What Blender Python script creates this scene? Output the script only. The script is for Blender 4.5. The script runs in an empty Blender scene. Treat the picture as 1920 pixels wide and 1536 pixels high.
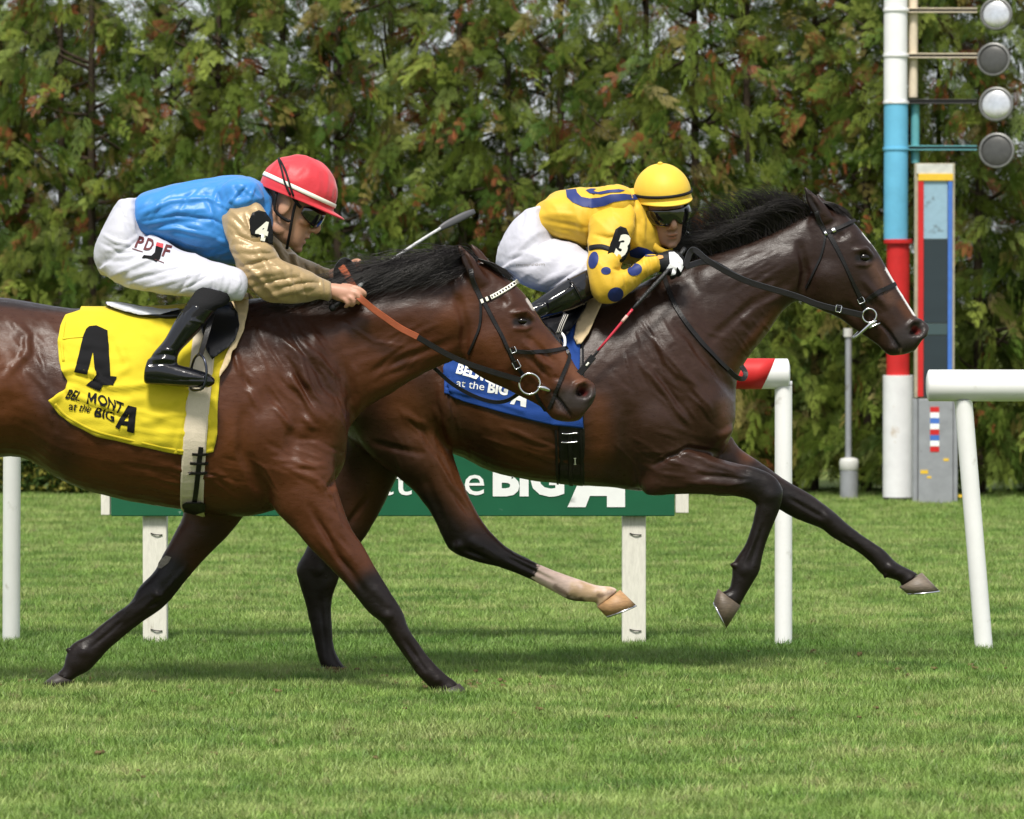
import bpy, bmesh, math, random
import numpy as np
from mathutils import Vector, Matrix, noise
from mathutils.bvhtree import BVHTree
from mathutils.geometry import delaunay_2d_cdt

# ------------------------------------------------------------------ camera, sky, sun, exposure
SC = bpy.context.scene
COL = SC.collection
FPX, CX, CY = 9500.0, 960.0, 768.0            # focal length in photo pixels, photo centre
CAM_D, CAM_H, HOR = 20.0, 1.55, 560.0         # metres to the near horse, eye height, horizon row
PITCH = math.atan((CY - HOR) / FPX)
cd = bpy.data.cameras.new('camera'); cam = bpy.data.objects.new('camera', cd); COL.objects.link(cam)
cam.location = (0, -CAM_D, CAM_H); cam.rotation_euler = (math.pi/2 - PITCH, 0, 0)
cd.sensor_width = 36; cd.lens = 36*FPX/1920; cd.clip_end = 3000; cd.clip_start = 0.5
cd.dof.use_dof = True; cd.dof.focus_distance = 20.3; cd.dof.aperture_fstop = 8.0
SC.camera = cam
SUN_EL, SUN_AZ = math.radians(58), math.radians(-12)    # azimuth 0 = behind the camera
w = bpy.data.worlds.new('World'); SC.world = w; w.use_nodes = True
wn = w.node_tree; bg = wn.nodes['Background']
sk = wn.nodes.new('ShaderNodeTexSky'); sk.sky_type = 'NISHITA'; sk.sun_disc = False
sk.sun_elevation = SUN_EL; sk.sun_rotation = math.pi + SUN_AZ
sk.air_density = 1.0; sk.dust_density = 2.0; sk.ozone_density = 1.0
# thin bright cloud over the whole sky
wt = wn.nodes.new('ShaderNodeTexCoord'); wz = wn.nodes.new('ShaderNodeTexNoise'); wz.inputs['Scale'].default_value = 2.2; wz.inputs['Detail'].default_value = 7
wn.links.new(wt.outputs['Generated'], wz.inputs['Vector'])
wr = wn.nodes.new('ShaderNodeMapRange'); wr.inputs[1].default_value = .3; wr.inputs[2].default_value = .62; wr.inputs[3].default_value = .45; wr.inputs[4].default_value = .95
wn.links.new(wz.outputs[0], wr.inputs[0])
wm = wn.nodes.new('ShaderNodeMix'); wm.data_type = 'RGBA'; wn.links.new(wr.outputs[0], wm.inputs[0]); wn.links.new(sk.outputs[0], wm.inputs[6]); wm.inputs[7].default_value = (4.3, 4.45, 4.7, 1)
wn.links.new(wm.outputs[2], bg.inputs[0]); bg.inputs[1].default_value = 0.15
sd = bpy.data.lights.new('sun', 'SUN'); sun = bpy.data.objects.new('sun', sd); COL.objects.link(sun)
sd.energy = 3.9; sd.angle = math.radians(12); sd.color = (1.0, 0.95, 0.87)
sdir = Vector((math.sin(SUN_AZ)*math.cos(SUN_EL), -math.cos(SUN_AZ)*math.cos(SUN_EL), math.sin(SUN_EL)))
sun.rotation_euler = sdir.to_track_quat('Z', 'Y').to_euler(); sun.location = (0, -10, 12)
SC.view_settings.view_transform = 'Standard'; SC.view_settings.look = 'None'
SC.view_settings.exposure = 0.38; SC.view_settings.gamma = 1
SC.cycles.use_denoising = True
SC.cycles.max_bounces = 6; SC.cycles.transparent_max_bounces = 6; SC.cycles.caustics_reflective = False
SC.cycles.caustics_refractive = False
rng = np.random.default_rng(7); random.seed(7)

# ------------------------------------------------------------------ pixel <-> world
CAMP = np.array([0, -CAM_D, CAM_H]); ct, st_ = math.cos(PITCH), math.sin(PITCH)
FWD = np.array([0, ct, -st_]); UP = np.array([0, st_, ct]); RT = np.array([1.0, 0, 0])
def ray(px, py):
    return FWD + RT*((px-CX)/FPX) + UP*((CY-py)/FPX)
def P(px, py, Y):
    d = ray(px, py); return CAMP + d*((Y+CAM_D)/d[1])
def G(px, py, z=0.0):
    d = ray(px, py); return CAMP + d*((z-CAM_H)/d[2])
def proj(V):
    r = V - CAMP; dep = r @ FWD
    return CX + FPX*(r @ RT)/dep, CY - FPX*(r @ UP)/dep

# ------------------------------------------------------------------ materials
def lin(c):
    c = c.lstrip('#'); v = [int(c[i:i+2], 16)/255 for i in (0, 2, 4)]
    return tuple(x/12.92 if x <= .04045 else ((x+.055)/1.055)**2.4 for x in v)
def mat(name, col=(.5,.5,.5), rough=.6, spec=.5, metal=0, attr=None, var=0.0, vscale=20, bump=0.0, bscale=60,
        coat=0, crough=.1, sheen=0, stretch=None, trans=0, bump2=0, b2scale=8, rvar=0, dirt=None, anis=0, attr_rough=False):
    m = bpy.data.materials.new(name); m.use_nodes = True
    nt = m.node_tree; b = nt.nodes['Principled BSDF']; L = nt.links.new
    b.inputs['Roughness'].default_value = rough; b.inputs['Specular IOR Level'].default_value = spec
    b.inputs['Metallic'].default_value = metal; b.inputs['Coat Weight'].default_value = coat
    b.inputs['Coat Roughness'].default_value = crough; b.inputs['Sheen Weight'].default_value = sheen
    tc = nt.nodes.new('ShaderNodeTexCoord'); src = tc.outputs['Object']
    if stretch:
        mp = nt.nodes.new('ShaderNodeMapping'); mp.inputs['Scale'].default_value = stretch
        L(src, mp.inputs[0]); src = mp.outputs[0]
    if attr:
        a = nt.nodes.new('ShaderNodeAttribute'); a.attribute_name = attr; cs = a.outputs['Color']
    else:
        r = nt.nodes.new('ShaderNodeRGB'); r.outputs[0].default_value = (*col, 1); cs = r.outputs[0]
    if var or rvar:
        n = nt.nodes.new('ShaderNodeTexNoise'); n.inputs['Scale'].default_value = vscale; n.inputs['Detail'].default_value = 6
        n.inputs['Roughness'].default_value = .6
        L(src, n.inputs['Vector'])
    if var:
        mr = nt.nodes.new('ShaderNodeMapRange'); mr.inputs[1].default_value = .25; mr.inputs[2].default_value = .75
        mr.inputs[3].default_value = 1-var; mr.inputs[4].default_value = 1+var
        L(n.outputs[0], mr.inputs[0])
        mx = nt.nodes.new('ShaderNodeVectorMath'); mx.operation = 'SCALE'
        L(cs, mx.inputs[0]); L(mr.outputs[0], mx.inputs['Scale']); cs = mx.outputs[0]
    if rvar:
        m2 = nt.nodes.new('ShaderNodeMapRange'); m2.inputs[1].default_value = .3; m2.inputs[2].default_value = .7
        m2.inputs[3].default_value = max(.02, rough-rvar); m2.inputs[4].default_value = min(1, rough+rvar)
        L(n.outputs[0], m2.inputs[0]); L(m2.outputs[0], b.inputs['Roughness'])
    if dirt:
        dcol, dscale, dthr = dirt
        dn = nt.nodes.new('ShaderNodeTexNoise'); dn.inputs['Scale'].default_value = dscale; dn.inputs['Detail'].default_value = 8
        L(src, dn.inputs['Vector'])
        dr = nt.nodes.new('ShaderNodeMapRange'); dr.inputs[1].default_value = dthr; dr.inputs[2].default_value = dthr+.12
        dr.inputs[4].default_value = .8
        L(dn.outputs[0], dr.inputs[0])
        mm = nt.nodes.new('ShaderNodeMix'); mm.data_type = 'RGBA'; L(dr.outputs[0], mm.inputs[0]); L(cs, mm.inputs[6])
        mm.inputs[7].default_value = (*dcol, 1); cs = mm.outputs[2]
    L(cs, b.inputs['Base Color'])
    nrm = None
    for st, sc in ((bump2, b2scale), (bump, bscale)):
        if st:
            n2 = nt.nodes.new('ShaderNodeTexNoise'); n2.inputs['Scale'].default_value = sc; n2.inputs['Detail'].default_value = 4
            L(src, n2.inputs['Vector'])
            bp = nt.nodes.new('ShaderNodeBump'); bp.inputs['Strength'].default_value = st; bp.inputs['Distance'].default_value = .01
            L(n2.outputs[0], bp.inputs['Height'])
            if nrm: L(nrm, bp.inputs['Normal'])
            nrm = bp.outputs[0]
    if nrm: L(nrm, b.inputs['Normal'])
    if trans:
        out = nt.nodes['Material Output']; t = nt.nodes.new('ShaderNodeBsdfTranslucent'); ms = nt.nodes.new('ShaderNodeMixShader')
        ms.inputs[0].default_value = trans; L(cs, t.inputs[0]); L(b.outputs[0], ms.inputs[1]); L(t.outputs[0], ms.inputs[2])
        L(ms.outputs[0], out.inputs[0])
    return m

# ------------------------------------------------------------------ object helpers
def link(o, parent=None):
    COL.objects.link(o)
    if parent: o.parent = parent
    return o
def mesh_obj(name, V, F, m=None, parent=None, smooth=True):
    me = bpy.data.meshes.new(name)
    me.from_pydata([tuple(v) for v in V], [], [tuple(f) for f in F]); me.update()
    if smooth: me.shade_smooth()
    if m: me.materials.append(m)
    o = bpy.data.objects.new(name, me)
    return link(o, parent)
def empty(name, loc=(0,0,0), label=None, cat=None, group=None):
    o = bpy.data.objects.new(name, None); COL.objects.link(o); o.location = loc; o.empty_display_size = .1
    if label: tag(o, label, cat, group)
    return o
def tag(o, label, cat, group=None, kind=None):
    if label: o['label'] = label
    if cat: o['category'] = cat
    if group: o['group'] = group
    if kind: o['kind'] = kind
    return o
def adopt(root, *objs):
    """parent world-space meshes to an Empty that stands at the thing's base"""
    for o in objs:
        o.parent = root; o.matrix_parent_inverse = Matrix.Translation(root.location).inverted()
def cat_rom(A, m):
    A = np.asarray(A, float); n = len(A)
    if n < 3:
        t = np.linspace(0, 1, m*(n-1)+1)[:, None]; return A[0]*(1-t) + A[-1]*t
    Q = np.vstack([2*A[0]-A[1], A, 2*A[-1]-A[-2]]); out = []
    for i in range(n-1):
        p0, p1, p2, p3 = Q[i:i+4]
        for k in range(m):
            t = k/m
            out.append(.5*((2*p1)+(-p0+p2)*t+(2*p0-5*p1+4*p2-p3)*t*t+(-p0+3*p1-3*p2+p3)*t**3))
    out.append(A[-1]); return np.array(out)
def grid_faces(nr, nc, wrap=True):
    F = []
    for i in range(nr-1):
        for j in range(nc if wrap else nc-1):
            k = (j+1) % nc
            F.append((i*nc+j, i*nc+k, (i+1)*nc+k, (i+1)*nc+j))
    return F
def loft(st, Y0=0.0, n=28, m=4, egg=0.0, pw=1.0, smooth=True):
    """stations (ax,ay,bx,by,half-width m,y-offset m): two outline pixels and a real half-width"""
    S = np.asarray([list(s)+[0]*(6-len(s)) for s in st], float)
    if smooth: S = cat_rom(S, m)
    V = []
    for ax, ay, bx, by, hw, yc in S:
        A = P(ax, ay, Y0+yc); B = P(bx, by, Y0+yc); c = (A+B)/2; h = (A-B)/2
        for j in range(n):
            a = 2*math.pi*j/n; ca, sa = math.cos(a), math.sin(a)
            if pw != 1: ca = math.copysign(abs(ca)**pw, ca); sa = math.copysign(abs(sa)**pw, sa)
            V.append(c + h*ca + np.array([0, hw*sa*(1-egg*ca), 0]))
    F = grid_faces(len(S), n)
    F.append(tuple(range(n))[::-1]); F.append(tuple((len(S)-1)*n+j for j in range(n)))
    return np.array(V), F
def ellip(c, r, rot=None, n=16):
    V = []; F = []
    for i in range(1, n):
        th = math.pi*i/n
        for j in range(2*n):
            ph = math.pi*j/n
            V.append((r[0]*math.sin(th)*math.cos(ph), r[1]*math.sin(th)*math.sin(ph), r[2]*math.cos(th)))
    V = np.array(V)
    F = grid_faces(n-1, 2*n); F.append(tuple(range(2*n))[::-1]); F.append(tuple((n-2)*2*n+j for j in range(2*n)))
    if rot is not None: V = V @ np.array(rot).T
    return V + np.array(c), F
def tube(pts, rad, n=10, m=3, flat=None):
    """round tube through 3-D points; rad a number or one per point"""
    pts = np.asarray(pts, float); rad = np.ones(len(pts))*rad if np.isscalar(rad) else np.asarray(rad, float)
    S = cat_rom(np.hstack([pts, rad[:, None]]), m); C = S[:, :3]; R = S[:, 3]
    T = np.gradient(C, axis=0); T /= np.linalg.norm(T, axis=1)[:, None]+1e-9
    ref = np.array([0, 1.0, 0]) if abs(T[0][1]) < .9 else np.array([1.0, 0, 0])
    V = []; u = np.cross(T[0], ref); u /= np.linalg.norm(u)
    for i in range(len(C)):
        u = u - T[i]*(u @ T[i]); u /= np.linalg.norm(u)+1e-9; v = np.cross(T[i], u)
        for j in range(n):
            a = 2*math.pi*j/n
            V.append(C[i] + R[i]*(math.cos(a)*u + math.sin(a)*v*(flat or 1)))
    F = grid_faces(len(C), n); F.append(tuple(range(n))[::-1]); F.append(tuple((len(C)-1)*n+j for j in range(n)))
    return np.array(V), F
def box(x0, x1, y0, y1, z0, z1):
    V = [(x, y, z) for x in (x0, x1) for y in (y0, y1) for z in (z0, z1)]
    F = [(0,1,3,2),(4,6,7,5),(0,4,5,1),(2,3,7,6),(0,2,6,4),(1,5,7,3)]
    return np.array(V, float), F
def join(parts):
    V = []; F = []; k = 0
    for v, f in parts:
        V.append(np.asarray(v, float)); F += [tuple(i+k for i in q) for q in f]; k += len(v)
    return np.vstack(V), F
def lathe(prof, n=24, c=(0,0,0)):
    V = [(c[0]+r*math.cos(2*math.pi*j/n), c[1]+r*math.sin(2*math.pi*j/n), c[2]+z) for r, z in prof for j in range(n)]
    F = grid_faces(len(prof), n); F.append(tuple(range(n))[::-1]); F.append(tuple((len(prof)-1)*n+j for j in range(n)))
    return np.array(V), F
def bevel(o, w=.006, seg=2):
    md = o.modifiers.new('bevel', 'BEVEL'); md.width = w; md.segments = seg; md.limit_method = 'ANGLE'; return o

# ------------------------------------------------------------------ organic surfaces: union of lofts, smoothed, sculpted, coloured
def taubin(V, E, it, lam=.5, mu=-.52):
    n = len(V); deg = np.bincount(E.ravel(), minlength=n).astype(float)[:, None]; deg[deg == 0] = 1
    for k in range(it):
        for f in (lam, mu):
            S = np.stack([np.bincount(E[:, 0], V[E[:, 1], a], n) + np.bincount(E[:, 1], V[E[:, 0], a], n) for a in range(3)], 1)
            V = V + f*(S/deg - V)
    return V
def seg_dist(px, py, pts):
    pts = np.asarray(pts, float); d = np.full(len(px), 1e9)
    if len(pts) == 1: return np.hypot(px-pts[0,0], py-pts[0,1])
    for (ax, ay), (bx, by) in zip(pts[:-1], pts[1:]):
        vx, vy = bx-ax, by-ay; L2 = vx*vx+vy*vy+1e-9
        t = np.clip(((px-ax)*vx+(py-ay)*vy)/L2, 0, 1)
        d = np.minimum(d, np.hypot(px-ax-t*vx, py-ay-t*vy))
    return d
class Surf:
    """a finished organic mesh with numpy access"""
    def __init__(s, name, parts, voxel, it, m, parent=None, Yc=0.0):
        V, F = join(parts)
        me = bpy.data.meshes.new('raw'); me.from_pydata([tuple(v) for v in V], [], F); me.update()
        tmp = bpy.data.objects.new('raw', me); COL.objects.link(tmp)
        md = tmp.modifiers.new('r', 'REMESH'); md.mode = 'VOXEL'; md.voxel_size = voxel
        dg = bpy.context.evaluated_depsgraph_get(); ev = tmp.evaluated_get(dg)
        s.me = bpy.data.meshes.new_from_object(ev); bpy.data.objects.remove(tmp); bpy.data.meshes.remove(me)
        s.me.name = name; s.Yc = Yc
        s.E = np.empty(len(s.me.edges)*2, np.int32); s.me.edges.foreach_get('vertices', s.E); s.E = s.E.reshape(-1, 2)
        s.V = s.get(); s.put(taubin(s.V, s.E, it))
        s.me.shade_smooth(); s.me.materials.clear(); s.me.materials.append(m)
        s.o = bpy.data.objects.new(name, s.me); link(s.o, parent)
    def get(s):
        a = np.empty(len(s.me.vertices)*3, np.float32); s.me.vertices.foreach_get('co', a); return a.reshape(-1, 3).astype(float)
    def put(s, V):
        s.V = V; s.me.vertices.foreach_set('co', V.astype(np.float32).ravel()); s.me.update()
    def normals(s):
        a = np.empty(len(s.me.vertices)*3, np.float32); s.me.vertex_normals.foreach_get('vector', a); return a.reshape(-1, 3).astype(float)
    def sculpt(s, strokes):
        """strokes (pixel points, radius px, height m[, both sides])"""
        N = s.normals(); V = s.V.copy()
        near = np.clip(-N[:, 1]*2.2+.15, 0, 1); far = np.clip(N[:, 1]*2.2+.15, 0, 1)
        px, py = proj(V); Vm = V.copy(); Vm[:, 1] = 2*s.Yc - Vm[:, 1]; qx, qy = proj(Vm)
        D = np.zeros(len(V))
        for k in strokes:
            pts, r, amp = k[0], k[1], k[2]*getattr(s, 'crisp', 1.0)**(1 if k[1] <= 14 else 0); both = len(k) > 3 and k[3]
            a = np.asarray(pts, float); lo = a.min(0)-r; hi = a.max(0)+r
            for X, Yp, wt in ((px, py, near),) + (((qx, qy, far),) if both else ()):
                ii = np.where((X > lo[0])&(X < hi[0])&(Yp > lo[1])&(Yp < hi[1])&(wt > 0))[0]
                if len(ii) == 0: continue
                d = seg_dist(X[ii], Yp[ii], a)/r
                tp = 1.0
                if len(a) > 1 and r < 30:          # strokes fade in and out
                    L = np.r_[0, np.cumsum(np.hypot(*np.diff(a, axis=0).T))]; best = np.full(len(ii), 1e9); tt = np.zeros(len(ii))
                    for q in range(len(a)-1):
                        v = a[q+1]-a[q]; t = np.clip(((X[ii]-a[q,0])*v[0]+(Yp[ii]-a[q,1])*v[1])/(v@v+1e-9), 0, 1)
                        dd = np.hypot(X[ii]-a[q,0]-t*v[0], Yp[ii]-a[q,1]-t*v[1]); k_ = dd < best
                        best[k_] = dd[k_]; tt[k_] = (L[q]+t[k_]*(L[q+1]-L[q]))/L[-1]
                    tp = .25+.75*np.sin(np.pi*np.clip(tt, 0, 1))**.7
                D[ii] += amp*tp*np.where(d < 1, (1-d*d)**2, 0)*wt[ii]
        s.put(V + N*D[:, None])
    def striate(s, seed, n, cx, cy, rx, ry, ang, length, r, amp, bend=0.0):
        """a field of fine muscle and skin ridges"""
        q = random.Random(seed); ks = []
        for _ in range(n):
            u, v = q.gauss(0, .5), q.gauss(0, .5); x, y = cx+u*rx, cy+v*ry; a = math.radians(ang+q.gauss(0, 9)); L = length*q.uniform(.5, 1.2)
            dx, dy = math.cos(a)*L/2, math.sin(a)*L/2; b = bend*L+q.gauss(0, .04)*L
            ks.append(([(x-dx, y-dy), (x-dy*b/L, y+dx*b/L), (x+dx, y+dy)], r*q.uniform(.7, 1.4), amp*q.choice((1, 1, -1))*q.uniform(.5, 1.3)))
        s.sculpt(ks)
    def wrinkle(s, amp, scale, stretch=(1,1,1), seed=0, ridge=True, mask=None, axis=None):
        N = s.normals(); V = s.V
        if axis is not None:                 # long folds that run along one direction
            a = np.array(axis, float); a /= np.linalg.norm(a); b = np.cross(a, [0, 1, 0]); b /= np.linalg.norm(b); c = np.cross(a, b)
            B = np.stack([a*.24, b*1.25, c*.7]); W = V @ B.T
            W = W + .05*np.array([noise.noise_vector(Vector(v)*5+Vector((seed, 0, 0))) for v in V])
            Q = W*scale + seed*7.3
        else: Q = V*np.array(stretch)*scale + seed*7.3
        if ridge:
            d = np.array([1-abs(noise.noise(q))*2.2 for q in Q])
        else:
            d = np.array([noise.fractal(q, .8, 2.0, 3) for q in Q])
        if mask is not None: d = d*mask
        s.put(V + N*(d*amp)[:, None])
    def melt(s, pts, r, it):
        """soften where one form runs into another"""
        px, py = proj(s.V); d = seg_dist(px, py, pts)/r; wgt = np.clip((1-d)*2, 0, 1)[:, None]
        n = len(s.V); deg = np.bincount(s.E.ravel(), minlength=n).astype(float)[:, None]; deg[deg == 0] = 1; V = s.V.copy()
        for k in range(it):
            S = np.stack([np.bincount(s.E[:, 0], V[s.E[:, 1], a], n) + np.bincount(s.E[:, 1], V[s.E[:, 0], a], n) for a in range(3)], 1)
            V = V + .5*wgt*(S/deg - V)
        s.put(V)
    def smooth(s, it, lam=.5): s.put(taubin(s.V, s.E, it, lam, -lam*1.04))
    def color(s, C):
        a = s.me.color_attributes.new('Col', 'FLOAT_COLOR', 'POINT')
        a.data.foreach_set('color', np.hstack([C, np.ones((len(C), 1))]).astype(np.float32).ravel())
    def paint(s, C, pts, r, col, a=1.0, soft=.6, side=0, nz=None):
        px, py = proj(s.V); d = seg_dist(px, py, pts)/r
        if nz is not None: d = d+nz
        wgt = np.clip((1-d)/soft, 0, 1); wgt = wgt*wgt*(3-2*wgt)*a
        if side: wgt = wgt*np.clip(-s.normals()[:, 1]*side*3+.2, 0, 1)
        C[:] = C*(1-wgt[:, None]) + np.array(col)*wgt[:, None]
    def bvh(s):
        return BVHTree.FromPolygons([tuple(v) for v in s.V], [tuple(p.vertices) for p in s.me.polygons])

def cast(bvh, px, py, default=None):
    d = Vector(ray(px, py)).normalized(); h, n, i, t = bvh.ray_cast(Vector(CAMP), d)
    if h is None:
        if default is None: return None, None
        return np.array(P(px, py, default)), np.array((0, -1.0, 0))
    n = np.array(n)
    if n[1] > 0: n = -n
    return np.array(h), n
def in_poly(x, y, poly):
    c = False; j = len(poly)-1
    for i in range(len(poly)):
        xi, yi = poly[i]; xj, yj = poly[j]
        if (yi > y) != (yj > y) and x < (xj-xi)*(y-yi)/(yj-yi)+xi: c = not c
        j = i
    return c
def fill_px(polys, step):
    """triangulate pixel polygons (outer + holes) with inner points, so that the sheet can follow a curved surface"""
    pts = []; edges = []
    for poly in polys:
        b = len(pts); q = []
        for (ax, ay), (bx, by) in zip(poly, poly[1:]+poly[:1]):
            k = max(1, int(math.hypot(bx-ax, by-ay)/step))
            q += [(ax+(bx-ax)*i/k, ay+(by-ay)*i/k) for i in range(k)]
        pts += q; edges += [(b+i, b+(i+1) % len(q)) for i in range(len(q))]
    xs = [p[0] for p in polys[0]]; ys = [p[1] for p in polys[0]]
    x = min(xs)+step*.5
    while x < max(xs):
        y = min(ys)+step*.5
        while y < max(ys):
            if in_poly(x, y, polys[0]): pts.append((x, y))
            y += step
        x += step
    r = delaunay_2d_cdt([Vector(p) for p in pts], edges, [], 0, 1e-4)
    V2 = [tuple(v) for v in r[0]]; F = []
    for f in r[2]:
        cx = sum(V2[i][0] for i in f)/len(f); cy = sum(V2[i][1] for i in f)/len(f)
        ins = False
        for poly in polys:
            if in_poly(cx, cy, poly): ins = not ins
        if ins: F.append(tuple(f))
    return V2, F
def decal(name, polys, bvh, m, parent, off=.003, step=5, default=None, thick=0, lift=None, mirrorY=None):
    """a flat print or a sheet that lies on a surface: pixel outline, put on the surface it is printed on"""
    V2, F = fill_px(polys, step); V = []
    for x, y in V2:
        h, n = cast(bvh, x, y, default)
        if h is None:
            h, n = (V[-1], np.array((0, -1.0, 0))) if V else (P(x, y, default or 0), np.array((0, -1.0, 0)))
        V.append(h + n*(off + (lift(x, y) if lift else 0)))
    F = [f if np.cross(V[f[1]]-V[f[0]], V[f[2]]-V[f[0]])[1] < 0 else f[::-1] for f in F]
    out = [mesh_obj(name, V, F, m, parent)]
    if mirrorY is not None:
        out.append(mesh_obj(name, [np.array((v[0], 2*mirrorY-v[1], v[2])) for v in V], [f[::-1] for f in F], m, parent))
    for o in out:
        if thick:
            md = o.modifiers.new('thick', 'SOLIDIFY'); md.thickness = thick; md.offset = 1
    return out if mirrorY is not None else out[0]
def text_polys(txt, x0, x1, base, height, bold=.0, angle=0, shear=0):
    """outline polygons of a word in pixels: left and right end, baseline row, cap height"""
    cu = bpy.data.curves.new('t', 'FONT'); cu.body = txt; cu.size = 1; cu.offset = bold; cu.resolution_u = 3
    o = bpy.data.objects.new('t', cu); COL.objects.link(o)
    dg = bpy.context.evaluated_depsgraph_get(); me = bpy.data.meshes.new_from_object(o.evaluated_get(dg))
    V = np.array([v.co[:2] for v in me.vertices]); T = [tuple(p.vertices) for p in me.polygons]
    bpy.data.objects.remove(o); bpy.data.meshes.remove(me)
    mn, mx = V[:, 0].min(), V[:, 0].max(); cap = .729
    X = (V[:, 0]-mn)/(mx-mn)*(x1-x0); Yv = -V[:, 1]/cap*height; X = X - shear*Yv
    ca, sa = math.cos(math.radians(angle)), math.sin(math.radians(angle))
    return np.stack([x0 + X*ca - Yv*sa, base + X*sa + Yv*ca], 1), T
def text_decal(name, txt, x0, x1, base, height, bvh, m, parent, off=.004, bold=.01, angle=0, shear=0, default=None, warp=None):
    V2, T = text_polys(txt, x0, x1, base, height, bold, angle, shear)
    bm = bmesh.new(); vs = [bm.verts.new((x, y, 0)) for x, y in V2]
    for t in T:
        try: bm.faces.new([vs[i] for i in t])
        except ValueError: pass
    bmesh.ops.triangulate(bm, faces=bm.faces)
    for _ in range(2):
        ee = [e for e in bm.edges if e.calc_length() > 7]
        if ee:
            bmesh.ops.subdivide_edges(bm, edges=ee, cuts=1); bmesh.ops.triangulate(bm, faces=bm.faces)
    V = []; last = None
    for v in bm.verts:
        x, y = v.co[0], v.co[1]
        if warp: x, y = warp(x, y)
        h, n = cast(bvh, x, y, default)
        if h is None: h, n = last if last else (P(x, y, default or 0), np.array((0, -1., 0)))
        last = (h, n); V.append(h + n*off)
    bm.verts.index_update(); F = [tuple(v.index for v in f.verts) for f in bm.faces]; bm.free()
    F = [f if np.cross(V[f[1]]-V[f[0]], V[f[2]]-V[f[0]])[1] < 0 else f[::-1] for f in F]
    return mesh_obj(name, V, F, m, parent)
def ribbon(C, N, width, thick):
    """flat strap along points C with surface normals N"""
    C = np.asarray(C); N = np.asarray(N); T = np.gradient(C, axis=0); T /= np.linalg.norm(T, axis=1)[:, None]+1e-9
    B = np.cross(T, N); B /= np.linalg.norm(B, axis=1)[:, None]+1e-9
    wd = (np.ones(len(C))*width if np.isscalar(width) else np.interp(np.linspace(0,1,len(C)), np.linspace(0,1,len(width)), width))[:, None]/2
    V = []
    for i in range(len(C)):
        b = B[i]*wd[i]; t = N[i]*thick
        V += [C[i]-b, C[i]-b*.85+t, C[i]+b*.85+t, C[i]+b]
    F = grid_faces(len(C), 4); F.append((3,2,1,0)); k = (len(C)-1)*4; F.append((k,k+1,k+2,k+3))
    return np.array(V), F
def strap(pts, bvh, width, thick=.004, off=.002, m=6, default=None, mirrorY=None, keepY=None):
    """strap laid on a surface along pixel points (optionally also on the far side)"""
    Q = cat_rom(np.asarray(pts, float), m); C = []; N = []
    for x, y in Q:
        h, n = cast(bvh, x, y, None)
        if h is None:
            h = P(x, y, default if default is not None else (C[-1][1] if C else 0)); n = N[-1] if N else np.array((0, -1., 0))
        C.append(h+n*off); N.append(n)
    C = np.array(C); N = np.array(N)
    for _ in range(2):
        C[1:-1] = .5*C[1:-1]+.25*(C[:-2]+C[2:]); N[1:-1] = .5*N[1:-1]+.25*(N[:-2]+N[2:])
    N /= np.linalg.norm(N, axis=1)[:, None]
    C = C + N*.001
    out = [ribbon(C, N, width, thick)]
    if mirrorY is not None:
        C2 = C.copy(); C2[:, 1] = 2*mirrorY-C2[:, 1]; N2 = N.copy(); N2[:, 1] *= -1; out.append(ribbon(C2, N2, width, thick))
    return out if mirrorY is not None else out[0]
def girdle(p1, p2, bvh, Yc, width, thick=.005, R=.6, n=64, a0=0, a1=360, off=.002):
    """closed strap round a body part: section plane through two pixels, rays from outside to the middle"""
    A = P(*p1, Yc); B = P(*p2, Yc); c = (A+B)/2; u = (A-B); u /= np.linalg.norm(u); v = np.array([0, -1.0, 0])
    C = []; N = []
    for k in range(n+1):
        a = math.radians(a0+(a1-a0)*k/n); d = u*math.cos(a)+v*math.sin(a)
        h, nn, i, t = bvh.ray_cast(Vector(c+d*R), Vector(-d), R)
        if h is None: continue
        nn = np.array(nn)
        if nn @ d < 0: nn = -nn
        C.append(np.array(h)+nn*off); N.append(nn)
    C = np.array(C); N = np.array(N)
    for _ in range(3):
        C[1:-1] = .5*C[1:-1]+.25*(C[:-2]+C[2:]); N[1:-1] = .5*N[1:-1]+.25*(N[:-2]+N[2:])
    N /= np.linalg.norm(N, axis=1)[:, None]
    return ribbon(C+N*.001, N, width, thick)
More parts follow.
